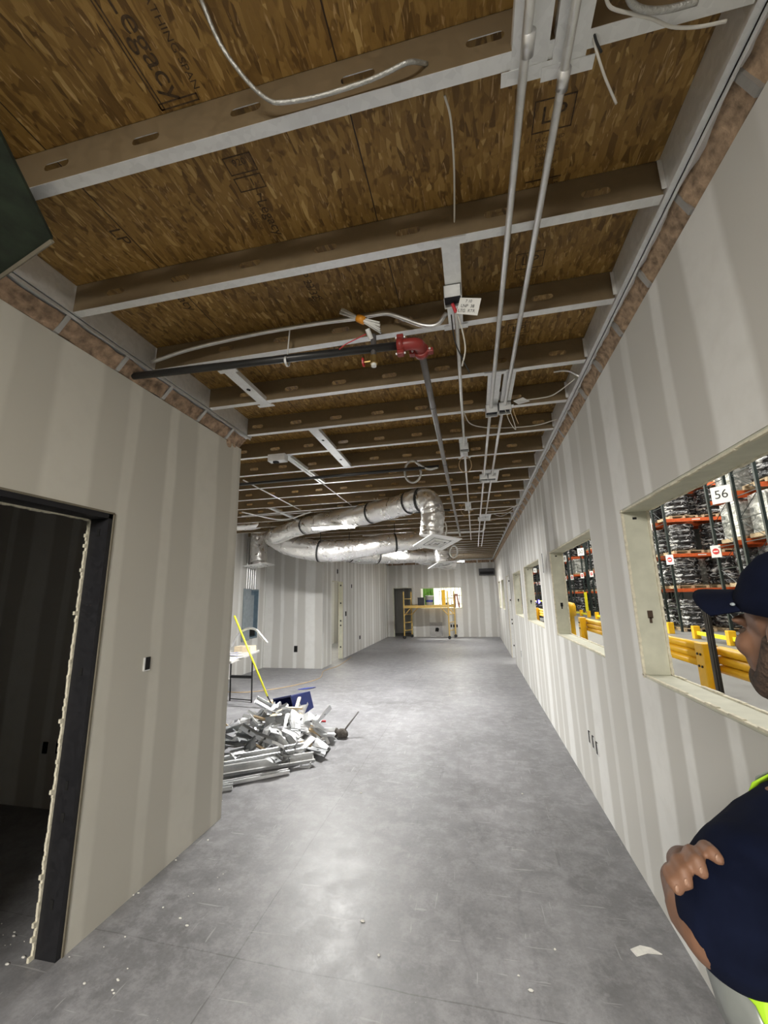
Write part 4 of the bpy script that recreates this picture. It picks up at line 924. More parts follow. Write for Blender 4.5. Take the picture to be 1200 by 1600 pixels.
MB().add([p0+V(q) for q in ((-.14, -.05, 0), (0, .0, .015), (.12, .16, 0), (.15, .1, .01), (.03, -.06, .005), (-.1, -.1, 0))], [(0, 1, 4, 5), (1, 2, 3, 4)]).build('strip', 'ink', w, fix=False)
# plaster crumbs on the near floor
b = MB()
for i in range(46):
    px, py = random.choice([(random.uniform(200, 360), random.uniform(1300, 1420)), (random.uniform(100, 300), random.uniform(1430, 1560)), (random.uniform(330, 900), random.uniform(1180, 1560)), (random.uniform(0, 40), random.uniform(1440, 1510))])
    p = atz(px, py, 0); s = random.uniform(.002, .007); b.ell(p+V((0, 0, s*.4)), (s*random.uniform(1, 2.2), s, s*.6), nu=6, nv=4)
tag(b.build('plaster_crumbs', 'plaster', smooth=True), 'scattered white plaster crumbs on the grey concrete floor', 'debris', None, 'stuff')
# curved scrape chip by the person's feet
p0 = [atz(x, y, 0) for x, y in ((985, 1484), (1000, 1478), (1018, 1482), (1035, 1492), (1012, 1490), (995, 1495))]
tag(MB().add([p+V((0, 0, .003)) for p in p0]+[p+V((0, 0, .0)) for p in p0], [tuple(range(6)), tuple(reversed(range(6, 12)))]+[(i, (i+1) % 6, (i+1) % 6+6, i+6) for i in range(6)]).build('plaster_chip', 'plaster'), 'curved white plaster chip on the floor near right wall', 'debris')

# ------------------------------------------------------------------ scaffold, bucket, ladder at the far wall
r = thing('scaffold', 'yellow rolling scaffold with platform against the far wall', 'scaffold', (-1.85, 16.2, 0))
SY = 16.05
for X, nm in ((-2.74, 'left'), (-1.03, 'right')):
    for dy, dx in ((0, 0), (.62, .2)):
        MB().cyl((X+dx, SY+dy, .12), (X+dx, SY+dy, 1.78), .026, n=10).build('post', 'scaffold_yellow', r)
        MB().cyl((X+dx, SY+dy-.02, .06), (X+dx, SY+dy+.02, .06), .06, n=14).build('caster', 'black_rubber', r)
    for z in (.3, .6, .9, 1.5):
        MB().cyl((X, SY, z), (X+.2, SY+.62, z), .014, n=8).build('rung', 'scaffold_yellow', r)
    s = 1 if X < -2 else -1
    for dy, dx in ((0, 0), (.62, .2)): MB().tube([(X+dx, SY+dy, .86), (X+dx+s*.28, SY+dy, 1.16)], .018, 8).build('brace', 'scaffold_yellow', r)
MB().box((-2.74, SY-.02, 1.15), (-1.03, SY+.01, 1.25)).build('side_rail', 'scaffold_yellow', r); MB().box((-2.54, SY+.61, 1.15), (-.83, SY+.64, 1.25)).build('side_rail', 'scaffold_yellow', r)
MB().box((-2.5, SY+.02, 1.215), (-1.07, SY+.6, 1.24)).build('platform', 'wood', r)
bp = V((-1.76, 16.3, 1.245)); r = thing('bucket', 'white plastic bucket standing on the scaffold platform', 'bucket', bp)
MB().lathe([(.13, 0), (.155, .34), (.165, .34), (.165, .37), (.15, .37), (.12, .02)], 20, Matrix.Translation(bp)).build('pail', 'white_plastic', r, smooth=True)
MB().tube([bp+V((.16*math.cos(a), -.02, .36+.12*math.sin(a))) for a in [PI*i/10 for i in range(11)]], .005, 6).build('bail', 'black_metal', r)
MB().lathe([(.144, .12), (.15, .2)], 20, Matrix.Translation(bp), False).build('label_band', 'ink', r)
for k, (dx, h, mt, lb) in enumerate(((-.32, .28, 'dark_plastic', 'black tub left of the white bucket on scaffold'), (.63, .55, 'rail_yellow', 'tall yellow box standing on the scaffold platform'))):
    q = bp+V((dx, 0, 0)); r = thing('tub' if k == 0 else 'tool_case', lb, 'tub' if k == 0 else 'case', q); MB().box((q.x-.13, q.y-.1, q.z), (q.x+(.13 if k == 0 else -.01), q.y+.1, q.z+h)).build('body', mt, r, bevel=.01); MB().box((q.x-.14, q.y-.11, q.z+h), (q.x+(.14 if k == 0 else 0), q.y+.11, q.z+h+.02)).build('lid', mt, r)
# red step ladder beyond the window
r = thing('step_ladder', 'dark red step ladder seen through the far window', 'ladder', (-.75, 17.7, 0)); LXp = -.84
for s in (-1, 1):
    MB().tube([(LXp-.12, 17.5+s*.2, 0), (LXp+.02, 17.5+s*.14, 1.62)], .028, 6).build('rail', 'red_ladder', r); MB().tube([(LXp+.34, 17.5+s*.2, 0), (LXp+.1, 17.5+s*.14, 1.6)], .022, 6).build('rear_rail', 'red_ladder', r)
for k in range(5): MB().box((LXp-.12+.025*k-.05, 17.32+.015*k, .28+.28*k), (LXp-.12+.025*k+.06, 17.68-.015*k, .31+.28*k)).build('step', 'red_ladder', r)
MB().box((LXp-.04, 17.34, 1.6), (LXp+.14, 17.66, 1.66)).build('top_cap', 'red_ladder', r)
# things beyond the far window
r = thing('green_tarp', 'green tarpaulin hanging at left beyond the far window', 'tarpaulin', (-2.35, 18.9, 0)); b = MB()
n = 30
for i in range(n+1):
    x = -2.62+.75*i/n; b.v += [V((x, 19.3+.05*math.sin(i*1.1), .3)), V((x, 19.3+.05*math.sin(i*1.1+.5), 3.0))]
for i in range(n): b.f.append((2*i, 2*i+2, 2*i+3, 2*i+1))
solidified(b.build('sheet', 'green_tarp', r, fix=False, smooth=True), .01); MB().cyl((-2.62, 19.3, 3.03), (-1.87, 19.3, 3.03), .02).build('pole', 'black_metal', r)
for k, (x, w_, h_, lb) in enumerate(((-1.62, .35, 2.2, 'dark metal cage cart beyond the far window, left'), (-.9, .6, 2.45, 'tall dark wire rack beyond the far window, centre'))):
    r = thing('wire_cage', lb, 'cage', (x, 21.5, 0)); b = MB()
    for i in range(4): xx = x-w_/2+w_*i/3; b.box((xx-.015, 21.49, 0), (xx+.015, 21.51, h_))
    for j in range(5): z = h_*(.3+.7*j/4); b.box((x-w_/2, 21.49, z-.015), (x+w_/2, 21.51, z+.015))
    b.build('grid', 'black_metal', r); MB().box((x-w_/2, 21.5, .12), (x+w_/2, 21.95, .16)).build('base', 'black_metal', r)
    for i in range(2): MB().cyl((x-w_/2+.05+i*(w_-.1), 21.7, .06), (x-w_/2+.09+i*(w_-.1), 21.7, .06), .06, n=12).build('wheel', 'black_rubber', r)
for k in range(7):
    x = -2.6+.52*k+random.uniform(-.1, .1); h_ = random.uniform(.7, 1.5); r = thing('storage_tote', f'{["yellow","grey","dark","yellow","grey","yellow","dark"][k]} storage tote {["far left","left","left of centre","at centre","right of centre","right","far right"][k]} against cream wall past far window', 'tote', (x, 24, 0))
    MB().box((x-.17, 23.8, 0), (x+.17, 24.2, h_)).build('body', ['bright_yellow', 'panel_grey', 'dark_plastic', 'rail_yellow', 'panel_grey', 'bright_yellow', 'dark_plastic'][k], r, bevel=.01); MB().box((x-.18, 23.79, h_), (x+.18, 24.21, h_+.04)).build('lid', 'black_metal', r)
for z in (2.35,): tag(MB().box((-3.2, 24.9, z), (1.2, 24.98, z+.1)).build('wall_duct', 'panel_grey'), 'grey horizontal pipe duct along the cream wall past far window', 'duct')

# ------------------------------------------------------------------ warehouse side: racks
RXK = 8.0; LV = [1.70, 3.11, 4.58, 6.05]; RH = 7.4; FDp = 1.07; BAY = 2.75
def upright_frame():
    b = MB(); w = .04
    for y in (0, FDp): b.box((-w, y-w, 0), (w, y+w, RH))
    z = .2; s = 0
    while z < RH-.7:
        b.box((-.012, 0, z-.012), (.012, FDp, z+.012))
        p, q = ((0, 0, z), (0, FDp, z+.68)) if s % 2 == 0 else ((0, FDp, z), (0, 0, z+.68))
        b.tube([p, q], .013, 4); z += .70; s += 1
    return b
fr = upright_frame(); fr_me = bpy.data.meshes.new('upright_frame'); fr_me.from_pydata(fr.v, [], fr.f); fr_me.materials.append(M['rack_green'])
bmb = MB().box((.04, -.025, -.14), (BAY-.04, .025, 0)); beam_me = bpy.data.meshes.new('beam'); beam_me.from_pydata(bmb.v, [], bmb.f); beam_me.materials.append(M['rack_orange'])
lb = MB().box((1.0, -.027, -.09), (1.3, -.026, -.05)); lbl_me = bpy.data.meshes.new('location_strip'); lbl_me.from_pydata(lb.v, [], lb.f); lbl_me.materials.append(M['sign_white'])
def link(me, name, parent, loc):
    o = bpy.data.objects.new(name, me); COL.objects.link(o); o.parent = parent; o.location = loc; return o
# loads, built once at the origin and copied
def pallet_parts(root):
    b = MB()
    for k in range(5): b.box((-.55, -.5+k*.225, .10), (.55, -.4+k*.225, .125))
    for k in range(3): b.box((-.55+.5*k, -.5, .0), (-.45+.5*k, .5, .10))
    b.build('pallet', 'wood', root)
def tyre_load(mat, h=1.12, n=5):
    root = thing('wrapped_load', 'x', 'pallet load', (0, 0, 0)); pallet_parts(root)
    prof = []; hh = h/n
    for k in range(n):
        for j in range(6):
            a = PI*j/5; prof.append((.46+.055*math.sin(a), .13+hh*k+hh*(j/5)))
    b = MB().lathe([(.12, .13)]+prof+[(.2, .13+h)], 26)
    b.v = [p+V((.012*noise.noise(p*4), .012*noise.noise(p*4+V((5, 0, 0))), 0)) for p in b.v]
    b.build('wrapped_tyres', mat, root, smooth=True, fix=False); return root
def box_load(mat, h=1.15):
    root = thing('wrapped_load', 'x', 'pallet load', (0, 0, 0)); pallet_parts(root)
    b = MB(); n = 9
    for z in range(n+1):
        for k in range(32):
            a = 2*PI*k/32; c, s = math.cos(a), math.sin(a); q = max(abs(c), abs(s)); rr = .5*(1-.08*abs(c*s)*2)/q
            p = V((rr*c*1.02, rr*s*.95, .13+h*z/n)); b.v.append(p+V((.02*noise.noise(p*5), .02*noise.noise(p*5+V((9, 0, 0))), .01*noise.noise(p*3))))
    for z in range(n):
        for k in range(32): a = z*32+k; c = z*32+(k+1) % 32; b.f.append((a, c, c+32, a+32))
    b.f.append(tuple(n*32+k for k in range(32)))
    b.build('wrapped_stack', mat, root, smooth=True, fix=False); return root
T1, T2, T3, T4 = tyre_load('wrap_tyre_highlights'), tyre_load('wrap_black', 1.05, 4), box_load('wrap_clear'), box_load('wrap_black', 1.0)
protos = [(T1, 'silvery tyre stack'), (T2, 'black tyre stack'), (T3, 'clear-wrapped square load'), (T4, 'black square load')]
used = set()
def place_load(kind, p, rz, where_):
    T, nm = protos[kind]; lab = f'{nm}, {where_}'
    if kind not in used:
        used.add(kind); T.location = p; T.rotation_euler = (0, 0, rz); T['label'] = lab; T['group'] = 'wrapped pallet loads on racks'; return
    copy_tree(T, p, (0, 0, rz), lab, 'wrapped pallet loads on racks')
levels = ['on the floor', 'on first beams', 'on second beams', 'on third beams', 'on top beams']
def rack_row(y0, num, side, bays, far):
    root = thing('pallet_rack', f'{"near" if side == "a" else "far"} half of the {ROWN[NUMS.index(num)]} green and orange double rack' , 'pallet rack', (RXK, y0, 0), 'pallet racks')
    for k in range(bays+1): link(fr_me, 'upright_frame', root, (k*BAY, 0, 0))
    for k in range(bays):
        for z in LV:
            link(beam_me, 'beam', root, (k*BAY, 0, z)); link(beam_me, 'beam', root, (k*BAY, FDp, z))
            if not far: link(lbl_me, 'location_strip', root, (k*BAY, -.003, z))
    for k in range(bays):
        for li, z in enumerate([0]+LV):
            for s in range(2):
                if random.random() < .06: continue
                if num == '56': kind = random.choices([0, 1, 2, 3], [2, 1, 6, 2])[0]
                else: kind = random.choices([0, 1, 2, 3], [7, 2, 1, 1])[0]
                if num == '54' and side == 'a': kind = 0 if s == 0 else random.choice([0, 1])
                place_load(kind, (RXK+k*BAY+.72+s*1.31, y0+FDp/2+random.uniform(-.04, .04), z+.002), random.choice([0, PI/2, .1, -.1]), f'{levels[li]}, {["aisle end","second","third","fourth"][k*2+s]} slot, {"near" if side == "a" else "far"} half of {ROWN[NUMS.index(num)]} rack')
    return root
PITCH_R = 5.9
ROWN = ['nearest', 'second', 'third', 'fourth', 'fifth', 'sixth', 'seventh', 'eighth', 'ninth', 'tenth']
NUMS = ['56', '54', '52', '50', '48', '46', '44', '42', '40', '38']
for i, num in enumerate(('56', '54', '52', '50', '48', '46', '44', '42', '40', '38')):
    ya = 13.13+PITCH_R*i
    rack_row(ya, num, 'a', 2 if i < 2 else 1, i > 1); rack_row(ya+FDp+.40, num, 'b', 2 if i < 1 else 1, i > 0)
    y = ya+FDp+.2; z = 4.53
    s = thing('aisle_sign', f'white sign reading {num} on {ROWN[i]} double rack end from the big window', 'sign', (RXK-.06, y, z), 'aisle number signs')
    mm = Matrix.Translation((RXK-.28, y-.06, z)) @ Matrix.Rotation(math.radians(38), 4, 'Z')
    MB().box((-.01, -.27, -.27), (.01, .27, .27), mm).build('board', 'sign_white', s)
    tm = mm @ Matrix.Translation((-.013, 0, 0)) @ Matrix.Rotation(PI, 4, 'Z') @ Matrix.Rotation(PI/2, 4, 'Z') @ Matrix.Rotation(PI/2, 4, 'X')
    text_mesh(num, .38, tm, 'text_black', s, 'number')
    for q, (yy, nm) in enumerate(((ya, 'near corner'), (ya+2*FDp+.40, 'far corner'))):
        if i == 0 and q == 0: continue
        g = thing('rack_placard', f'white placard with red disc, {nm} post of {ROWN[i]} double rack', 'placard', (RXK-.06, yy, 2.87), 'placards on rack end posts')
        mm = Matrix.Translation((RXK-.06, yy-.05, 2.87)) @ Matrix.Rotation(math.radians(35), 4, 'Z')
        MB().box((-.008, -.15, -.2), (.008, .15, .2), mm).build('board', 'sign_white', g)
        MB().lathe([(.1, 0), (.1, .006)], 16, mm @ Matrix.Translation((-.009, 0, 0)) @ Matrix.Rotation(-PI/2, 4, 'Y')).build('disc', 'sign_red', g)
        MB().box((-.017, -.07, -.02), (-.015, .07, .02), mm).build('bar', 'sign_white', g)
# low yellow rail in front of racks, yellow column guard
def guard_rail(x, y0, y1, z0, z1, posts, label, ribs=3, ph=None):
    root = thing('guard_rail', label, 'guard rail', (x, y0, 0)); H_ = z1-z0; b = MB(); n = 24
    prof = []
    for k in range(n+1):
        u = k/n; prof.append((-.05*abs(math.sin(u*PI*ribs))**.3, z0+H_*u))
    vs = [V((x+px, y, z)) for y in (y0, y1) for px, z in prof]
    fs = [(k, k+1, k+n+2, k+n+1) for k in range(n)]
    b.add(vs, fs); o = b.build('beam', 'rail_yellow', root, fix=False, smooth=True); solidified(o, .008)
    for y in posts:
        MB().box((x-.18, y-.08, 0), (x-.055, y+.08, (ph or z1)+.03)).build('post', 'rail_yellow', root, bevel=.008)
        MB().box((x-.22, y-.32, 0), (x+.02, y+.13, .02)).build('base_plate', 'rail_yellow', root)
        MB().add([(x-.11, y-.08, .02), (x-.11, y-.30, .02), (x-.11, y-.08, .80), (x-.13, y-.08, .02), (x-.13, y-.30, .02), (x-.13, y-.08, .80)], [(0, 1, 2), (5, 4, 3), (0, 3, 4, 1), (1, 4, 5, 2), (2, 5, 3, 0)]).build('gusset', 'rail_yellow', root, fix=False)
        for zz in (z1-.08, z1-.2):
            for dy in (-.03, .03): MB().cyl((x-.19, y+dy, zz), (x-.17, y+dy, zz), .012, n=8).build('bolt', 'black_metal', root)
    return root
GX = 2.4
guard_rail(GX, 2.2, 4.95, .78, 1.04, [2.3], 'yellow ribbed guard rail section nearest the big window', 3)
guard_rail(GX, 5.0, 8.3, .78, 1.04, [5.0], 'yellow ribbed guard rail section with tall post beyond the dark pole', 3)
guard_rail(GX, 8.35, 10.1, .78, 1.04, [10.05], 'yellow ribbed guard rail seen through the second window', 3)
guard_rail(GX, 14.2, 19.5, .78, 1.04, [14.2, 17.0, 19.4], 'yellow ribbed guard rail seen through the third window', 3)
guard_rail(GX, 23, 29, .78, 1.04, [23, 26, 29], 'most distant yellow ribbed guard rail outside fourth window', 3)
# fat padded post in second window
pp = aty(889, 960, 12.0); r = thing('bollard', 'fat yellow post with rounded top seen in second window', 'bollard', (2.55, 12.2, 0))
MB().lathe([(.13, 0), (.13, .02), (.09, .03), (.09, .98), (.14, 1.0), (.15, 1.25), (.12, 1.33), (.02, 1.36)], 20, Matrix.Translation((2.5, 12.2, 0))).build('post', 'rail_yellow', r, smooth=True)
MB().tube(spline([(2.40, 12.1, 1.0), (2.38, 12.05, .7), (2.42, 12.1, .4), (2.38, 12.08, .1)], 5), .012, 6).build('cord', 'black_rubber', r)
# low rail by the racks
def low_rail(y0, y1, label):
    r = thing('low_rail', label, 'floor rail', (7.3, y0, 0)); MB().box((7.27, y0, .13), (7.33, y1, .25)).build('beam', 'bright_yellow', r, bevel=.01)
    y = y0
    while y <= y1+.01: MB().box((7.2, y-.09, 0), (7.4, y+.09, .42)).build('post', 'rail_yellow', r, bevel=.01); y += (y1-y0)/2
for i in range(4): low_rail(12.4+PITCH_R*i, 16.4+PITCH_R*i, f'low yellow floor rail protecting the {ROWN[i]} rack end')
for i, num in enumerate(('54', '52', '50')):
    y = 19.03+PITCH_R*i+1.2; r = thing('column_guard', f'bright yellow slatted guard at the end of the {ROWN[i+1]} rack', 'guard', (7.72, y, 0))
    for k in range(4): MB().box((7.66, y-.22+.12*k, .3), (7.74, y-.13+.12*k, 1.65)).build('slat', 'bright_yellow', r)
    for z in (.5, .9, 1.3): MB().box((7.74, y-.22, z), (7.76, y+.26, z+.03)).build('strap', 'black_metal', r)
# dark pole outside the big window
r = thing('steel_pole', 'dark bronze square pole standing just outside the big window', 'pole', (1.335, 2.84, 0))
MB().box((1.320, 2.825, .012), (1.350, 2.855, 1.56)).box((1.326, 2.817, .012), (1.344, 2.825, 1.56)).build('shaft', 'bronze', r, bevel=.003); MB().box((1.25, 2.75, 0), (1.42, 2.93, .012)).build('foot', 'bronze', r); MB().box((1.315, 2.815, 1.56), (1.355, 2.86, 1.575)).build('cap', 'bronze', r)
# forklift with blue safety light
fx, fy = 3.75, 26.0; r = thing('forklift', 'distant forklift with blue light seen through third window', 'forklift', (fx, fy, 0))
MB().box((fx-.5, fy-.6, .25), (fx+.5, fy+.9, .95)).build('chassis', 'dark_plastic', r, bevel=.05); MB().box((fx-.48, fy+.5, .9), (fx+.48, fy+1.0, 1.2)).build('counterweight', 'bright_yellow', r, bevel=.08)
MB().box((fx-.25, fy, .95), (fx+.25, fy+.4, 1.15)).build('seat', 'black_rubber', r, bevel=.03)
for sx in (-.45, .45):
    for yy in (-.5, .75): MB().cyl((fx+sx-.08, fy+yy, .26), (fx+sx+.08, fy+yy, .26), .26, n=18).build('wheel', 'black_rubber', r)
    MB().tube([(fx+sx, fy-.4, .95), (fx+sx, fy-.2, 2.0), (fx+sx, fy+.7, 2.0), (fx+sx, fy+.8, 1.1)], .035, 6).build('cage_bar', 'black_metal', r)
    MB().box((fx+sx*.6-.04, fy-.75, .1), (fx+sx*.6+.04, fy-.65, 2.2)).build('mast_rail', 'black_metal', r); MB().box((fx+sx*.5-.06, fy-1.7, .06), (fx+sx*.5+.06, fy-.7, .1)).build('fork', 'black_metal', r)
for k in range(5): MB().box((fx-.45, fy-.18+.2*k, 1.98), (fx+.45, fy-.12+.2*k, 2.02)).build('cage_slat', 'black_metal', r)
MB().ell((fx-.2, fy-.5, 1.15), (.11, .11, .11)).build('blue_lamp', 'blue_glow', r, smooth=True)
l = bpy.data.lights.new('blue_spot', 'SPOT'); l.energy = 900; l.color = (.2, .1, 1); l.spot_size = .6; o = bpy.data.objects.new('blue_spot', l); COL.objects.link(o); o.location = (3.2, 21, 3.0); o.rotation_euler = (0, 0, 0)

# ------------------------------------------------------------------ the person at the right edge
HC = V((.512, .800, 1.530)); PF = V((-.381, .925, 0)).normalized(); PL = V((-PF.y, PF.x, 0))
def L(l_, f_, u_): return HC+PL*l_+PF*f_+V((0, 0, u_))
LS = CO+ray(1212, 1322)*.66
TOFF = LS-L(.185, -.03, -.27)
def T(l_, f_, u_): return L(l_, f_, u_)+TOFF
LM = Matrix((PL, PF, V((0, 0, 1)))).transposed()   # local x = left, y = forward, z = up
def remeshed(b, name, mat, parent, vox, smooth=3):
    off = parent_origin(parent)
    me = bpy.data.meshes.new(name); me.from_pydata([p-off for p in b.v], [], b.f); o = bpy.data.objects.new(name, me); COL.objects.link(o)
    bm = bmesh.new(); bm.from_mesh(me); bmesh.ops.recalc_face_normals(bm, faces=bm.faces); bm.to_mesh(me); bm.free()
    m = o.modifiers.new('r', 'REMESH'); m.mode = 'VOXEL'; m.voxel_size = vox; m2 = o.modifiers.new('s', 'SMOOTH'); m2.iterations = smooth; m2.factor = .6
    bpy.context.view_layer.update()
    me2 = bpy.data.meshes.new_from_object(o.evaluated_get(bpy.context.evaluated_depsgraph_get())); bpy.data.objects.remove(o)
    me2.name = name; me2.materials.clear(); me2.materials.append(M[mat]); me2.polygons.foreach_set('use_smooth', [True]*len(me2.polygons))
    o = bpy.data.objects.new(name, me2); COL.objects.link(o); o.parent = parent; return o
def limb(b, pts, rs, n=14):
    b.tube([V(p) for p in pts], list(rs), n)
    for p, r_ in zip(pts, rs): b.ell(p, (r_, r_, r_), nu=n, nv=8)
    return b
per = thing('person', 'person in navy cap, navy shirt and hi-vis vest, arms folded', 'person', (L(0, -.03, 0).x, L(0, -.03, 0).y, 0))
b = MB()
# head
b.ell(L(0, -.015, .03), (.074, .092, .095), LM); b.ell(L(0, .025, -.035), (.060, .065, .078), LM); b.ell(L(0, .052, -.082), (.042, .036, .032), LM)
b.ell(L(0, .075, .018), (.05, .016, .012), LM)                                                   # brow
b.tube([L(0, .082, .012), L(0, .103, -.022), L(0, .09, -.032)], [.009, .014, .012], 10); b.ell(L(.010, .09, -.03), (.009, .011, .008), LM); b.ell(L(-.010, .09, -.03), (.009, .011, .008), LM)
b.ell(L(0, .083, -.056), (.022, .010, .006), LM); b.ell(L(0, .082, -.067), (.020, .010, .007), LM)
for s in (-1, 1):
    b.ell(L(s*.036, .062, -.022), (.022, .022, .022), LM); b.ell(L(s*.076, -.012, -.005), (.008, .016, .030), LM); b.ell(L(s*.074, -.016, -.028), (.008, .011, .014), LM)
limb(b, [L(0, -.03, -.06), L(0, -.035, -.13), L(0, -.03, -.19)], [.052, .055, .066])
# torso
b.ell(T(0, -.03, -.32), (.17, .105, .17), LM); b.ell(T(0, -.02, -.50), (.155, .105, .17), LM); b.ell(T(0, -.03, -.66), (.16, .11, .11), LM); b.ell(T(.02, .06, -.58), (.15, .14, .14), LM)
FZ = -HC.z-TOFF.z
for s in (-1, 1):
    limb(b, [T(s*.09, -.03, -.70), T(s*.10, 0, -1.08), T(s*.105, -.03, FZ+.09)], [.085, .058, .042]); b.ell(T(s*.11, .03, FZ+.04), (.042, .12, .038), LM)
limb(b, [L(0, -.035, -.13), T(0, -.03, -.20)], [.055, .068])
limb(b, [T(.0, -.03, -.24), T(.15, -.035, -.245), LS], [.06, .06, .056]); limb(b, [T(.0, -.03, -.24), T(-.15, -.035, -.245), T(-.185, -.03, -.26)], [.06, .06, .058])
LE, LW = P(1118, 1458, .590), P(1062, 1378, .70)
limb(b, [LS, LE], [.052, .045]); limb(b, [LE, P(1090, 1425, .63), LW], [.044, .043, .029])
RS, RE, RW = T(-.185, -.03, -.27), T(-.17, .12, -.50), P(1070, 1352, .69)
limb(b, [RS, RE], [.052, .043]); limb(b, [RE, RE.lerp(RW, .4), RW], [.043, .04, .027])
# left hand tucked under the right upper arm
lp = LW+PL*-.06; b.ell(lp, (.045, .016, .034), LM); limb(b, [LW, lp], [.028, .02])
for k in range(4): limb(b, [lp+PL*-.03+V((0, 0, .024-.017*k)), lp+PL*-.065-PF*.02+V((0, 0, .025-.017*k)), lp+PL*-.09-PF*.045+V((0, 0, .024-.017*k))], [.0095, .0088, .0075], 8)
limb(b, [lp+V((0, 0, .02)), lp+PL*-.03+V((0, 0, .045)), lp+PL*-.055+V((0, 0, .05))], [.011, .0105, .009], 8)
# right hand gripping the left upper arm: four fingers curl over towards the camera, thumb behind
RP = P(1078, 1352, .655); b.ell(RP, (.036, .022, .026), LM); limb(b, [RW, RP], [.027, .022])
base = [P(1100, 1333, .640), P(1080, 1341, .640), P(1062, 1353, .638), P(1049, 1368, .638)]
mid = [P(1103, 1325, .612), P(1080, 1333, .608), P(1060, 1347, .606), P(1045, 1363, .606)]
dist_ = [P(1113, 1333, .592), P(1089, 1345, .588), P(1068, 1362, .588), P(1052, 1378, .590)]
tip = [P(1122, 1342, .584), P(1097, 1362, .580), P(1073, 1380, .580), P(1059, 1390, .584)]
for a_, b1, c_, d_, s in zip(base, mid, dist_, tip, (1, 1.05, 1.02, .92)):
    limb(b, [RP.lerp(a_, .5), a_, b1, c_, d_], [.0125*s, .0118*s, .0112*s, .0105*s, .0088*s], 10)
limb(b, [RP, P(1112, 1345, .68), P(1135, 1352, .68)], [.014, .012, .010], 10)
body = remeshed(b, 'body', 'skin', per, .0042, 3)
# nails
nb = MB()
for c_, d_ in zip(dist_, tip): nb.ell(c_.lerp(d_, .9)+(CO-d_).normalized()*.0068, (.0038, .0018, .0050), LM, 8, 5)
nb.build('fingernails', 'nail', body, smooth=True)
for s in (-1, 1): MB().ell(L(s*.030, .071, -.001), (.012, .009, .007), LM).build('eye', 'beard', body, smooth=True)
# beard and hair
b = MB(); b.ell(L(0, .048, -.078), (.050, .043, .040), LM); b.ell(L(0, .078, -.047), (.026, .012, .007), LM)
for s in (-1, 1): limb(b, [L(s*.068, .005, -.01), L(s*.060, .02, -.055), L(s*.036, .045, -.085)], [.011, .017, .022], 10)
remeshed(b, 'beard', 'beard', body, .004, 2)
b = MB(); b.ell(L(0, -.035, .0), (.079, .079, .072), LM); remeshed(b, 'hair', 'beard', body, .005, 2)
# cap
cap = MB(); m3 = LM.to_4x4() @ Matrix.Rotation(math.radians(9), 4, 'X'); m3.translation = L(0, -.012, .029)
prof = [(.0, .108), (.03, .105), (.058, .088), (.078, .058), (.088, .022), (.090, -.002)]
for r_, z in prof:
    for k in range(28):
        a = 2*PI*k/28; cap.v.append(m3 @ V((r_*.93*math.cos(a), r_*1.13*math.sin(a), z+ (-.018 if math.sin(a) < -.2 and z < .03 else 0))))
for i in range(len(prof)-1):
    for k in range(28): a = i*28+k; c = i*28+(k+1) % 28; cap.f.append((a, c, c+28, a+28))
cp = solidified(cap.build('cap', 'navy_cotton', per, smooth=True, fix=False), .004)
br = MB(); n = 16; m5 = 6
for j in range(m5+1):
    for k in range(n+1):
        a = math.radians(-62+124*k/n); v_ = j/m5; rx = .082; ry = .100
        p0 = V((rx*math.sin(a), ry*math.cos(a), .0)); ext = V((.012*math.sin(a), .082*math.cos(a)**.7 if math.cos(a) > 0 else 0, 0))
        p = p0+ext*v_; p.z = .024-.010*v_-4.6*p.x*p.x; br.v.append(m3 @ p)
for j in range(m5):
    for k in range(n): a = j*(n+1)+k; br.f.append((a, a+1, a+n+2, a+n+1))
solidified(br.build('brim', 'navy_cotton', cp, smooth=True, fix=False), .004)
st = MB().ell(L(.070, .052, .046), (.003, .004, .003), LM); st.build('badge', 'panel_grey', cp)
# navy T-shirt with loose sleeve
b = MB()
b.ell(T(0, -.03, -.33), (.185, .122, .175), LM); b.ell(T(0, -.02, -.50), (.168, .122, .18), LM); b.ell(T(0, -.03, -.66), (.172, .125, .07), LM); b.ell(T(.03, .06, -.58), (.17, .165, .16), LM)
limb(b, [T(0, -.035, -.235), T(.13, -.035, -.245), LS], [.066, .068, .070]); limb(b, [T(0, -.035, -.235), T(-.13, -.035, -.245), T(-.185, -.03, -.26)], [.066, .068, .070])
SL = [LS, P(1180, 1375, .618), P(1160, 1420, .596), P(1150, 1443, .592)]
limb(b, SL, [.069, .078, .082, .076]); limb(b, [RS, T(-.18, .05, -.40), RS.lerp(RE, .85)], [.068, .064, .060])
for k in range(3): q = SL[1].lerp(SL[2], k*.5); b.ell(q, (.083, .08, .008), LM)
shirt = remeshed(b, 'shirt', 'navy_cotton', per, .006, 6)
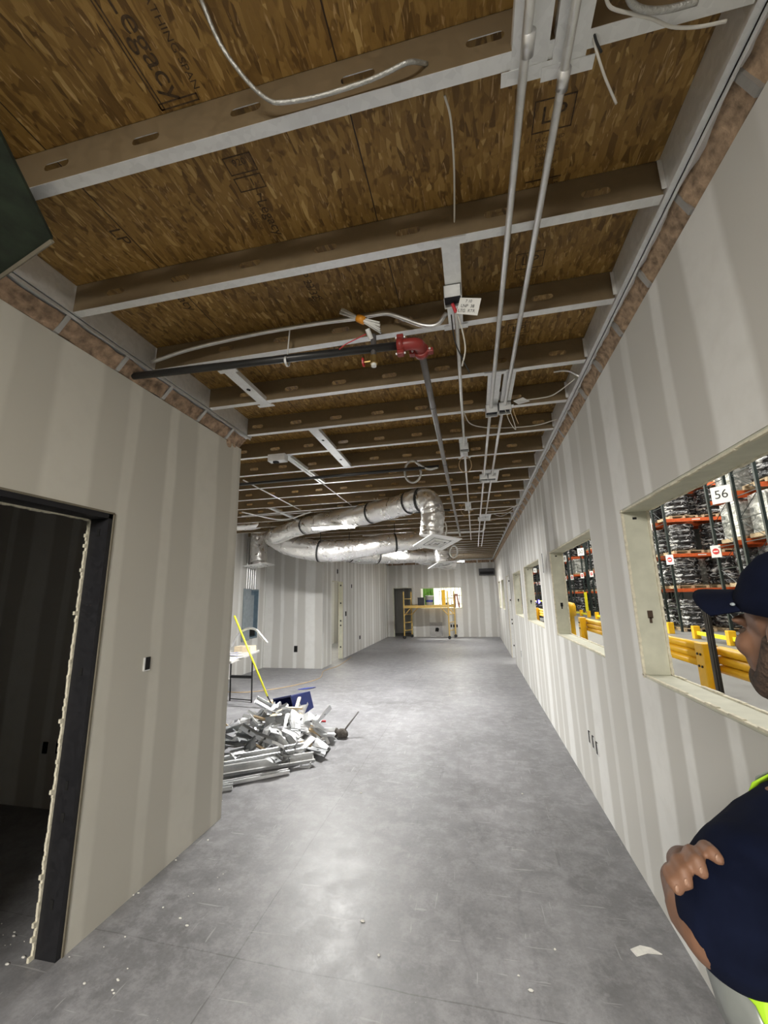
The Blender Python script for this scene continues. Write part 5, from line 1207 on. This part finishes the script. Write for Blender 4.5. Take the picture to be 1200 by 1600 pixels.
# vest, draped onto the shirt
bpy.context.view_layer.update()
def drape(name, mat, parent, rows, off, th=.003):
    b_ = MB(); m_ = len(rows[0])
    for r_ in rows: b_.v += [V(q) for q in r_]
    for i in range(len(rows)-1):
        for k in range(m_-1): a = i*m_+k; b_.f.append((a, a+1, a+m_+1, a+m_))
    o = b_.build(name, mat, parent, smooth=True, fix=False)
    sw = o.modifiers.new('drape', 'SHRINKWRAP'); sw.target = shirt; sw.wrap_mode = 'OUTSIDE_SURFACE'; sw.offset = off
    solidified(o, th); return o
def around(a, z, k=1.0): return T(.185*math.cos(a)*k, -.03+.13*math.sin(a)*k, z)
D2 = math.radians
vest = drape('vest', 'hi_vis', per, [[around(D2(a), z) for a in range(-30, 211, 6)] for z in [-.76+.02*i for i in range(15)]], .006)
drape('back_panel', 'hi_vis', vest, [[around(D2(a), z) for a in range(215, 326, 5)] for z in [-.72+.02*i for i in range(24)]], .006)
for a0_, a1_ in ((30, 82), (98, 150)): drape('front_panel', 'hi_vis', vest, [[around(D2(a0_+(a1_-a0_)*k/10), z) for k in range(11)] for z in [-.58+.02*i for i in range(16)]], .006)
drape('reflective_tape', 'reflective', vest, [[around(D2(a), z) for a in range(-30, 211, 6)] for z in (-.60, -.58, -.56)], .011)
for s in (-1, 1):
    arc = [(-.15, -.30), (-.15, -.25), (-.12, -.20), (-.08, -.17), (-.04, -.165), (.0, -.17), (.04, -.19), (.07, -.22), (.10, -.27), (.10, -.32)]
    for nm_, w_, mt_, of_ in (('shoulder_strap', .038, 'hi_vis', .007), ('reflective_tape', .020, 'reflective', .013)):
        drape(nm_, mt_, vest, [[T(s*(.11+w_*u), f_, z_) for u in (-1, -.5, 0, .5, 1)] for f_, z_ in arc], of_)
# trousers and boots
b = MB(); b.ell(T(0, -.03, -.70), (.168, .12, .10), LM)
for s in (-1, 1): limb(b, [T(s*.09, -.03, -.74), T(s*.10, 0, -1.08), T(s*.105, -.03, FZ+.10)], [.098, .075, .062])
remeshed(b, 'trousers', 'black_cotton', per, .008, 3)
for s in (-1, 1):
    b = MB(); b.ell(T(s*.11, .03, FZ+.045), (.05, .135, .042), LM); b.ell(T(s*.107, -.03, FZ+.09), (.052, .058, .07), LM); b.box((-.045, -.12, -.005), (.045, .12, .02), Matrix.Translation(T(s*.11, .03, FZ+.005)) @ LM.to_4x4())
    remeshed(b, 'boot', 'leather', per, .006, 2)
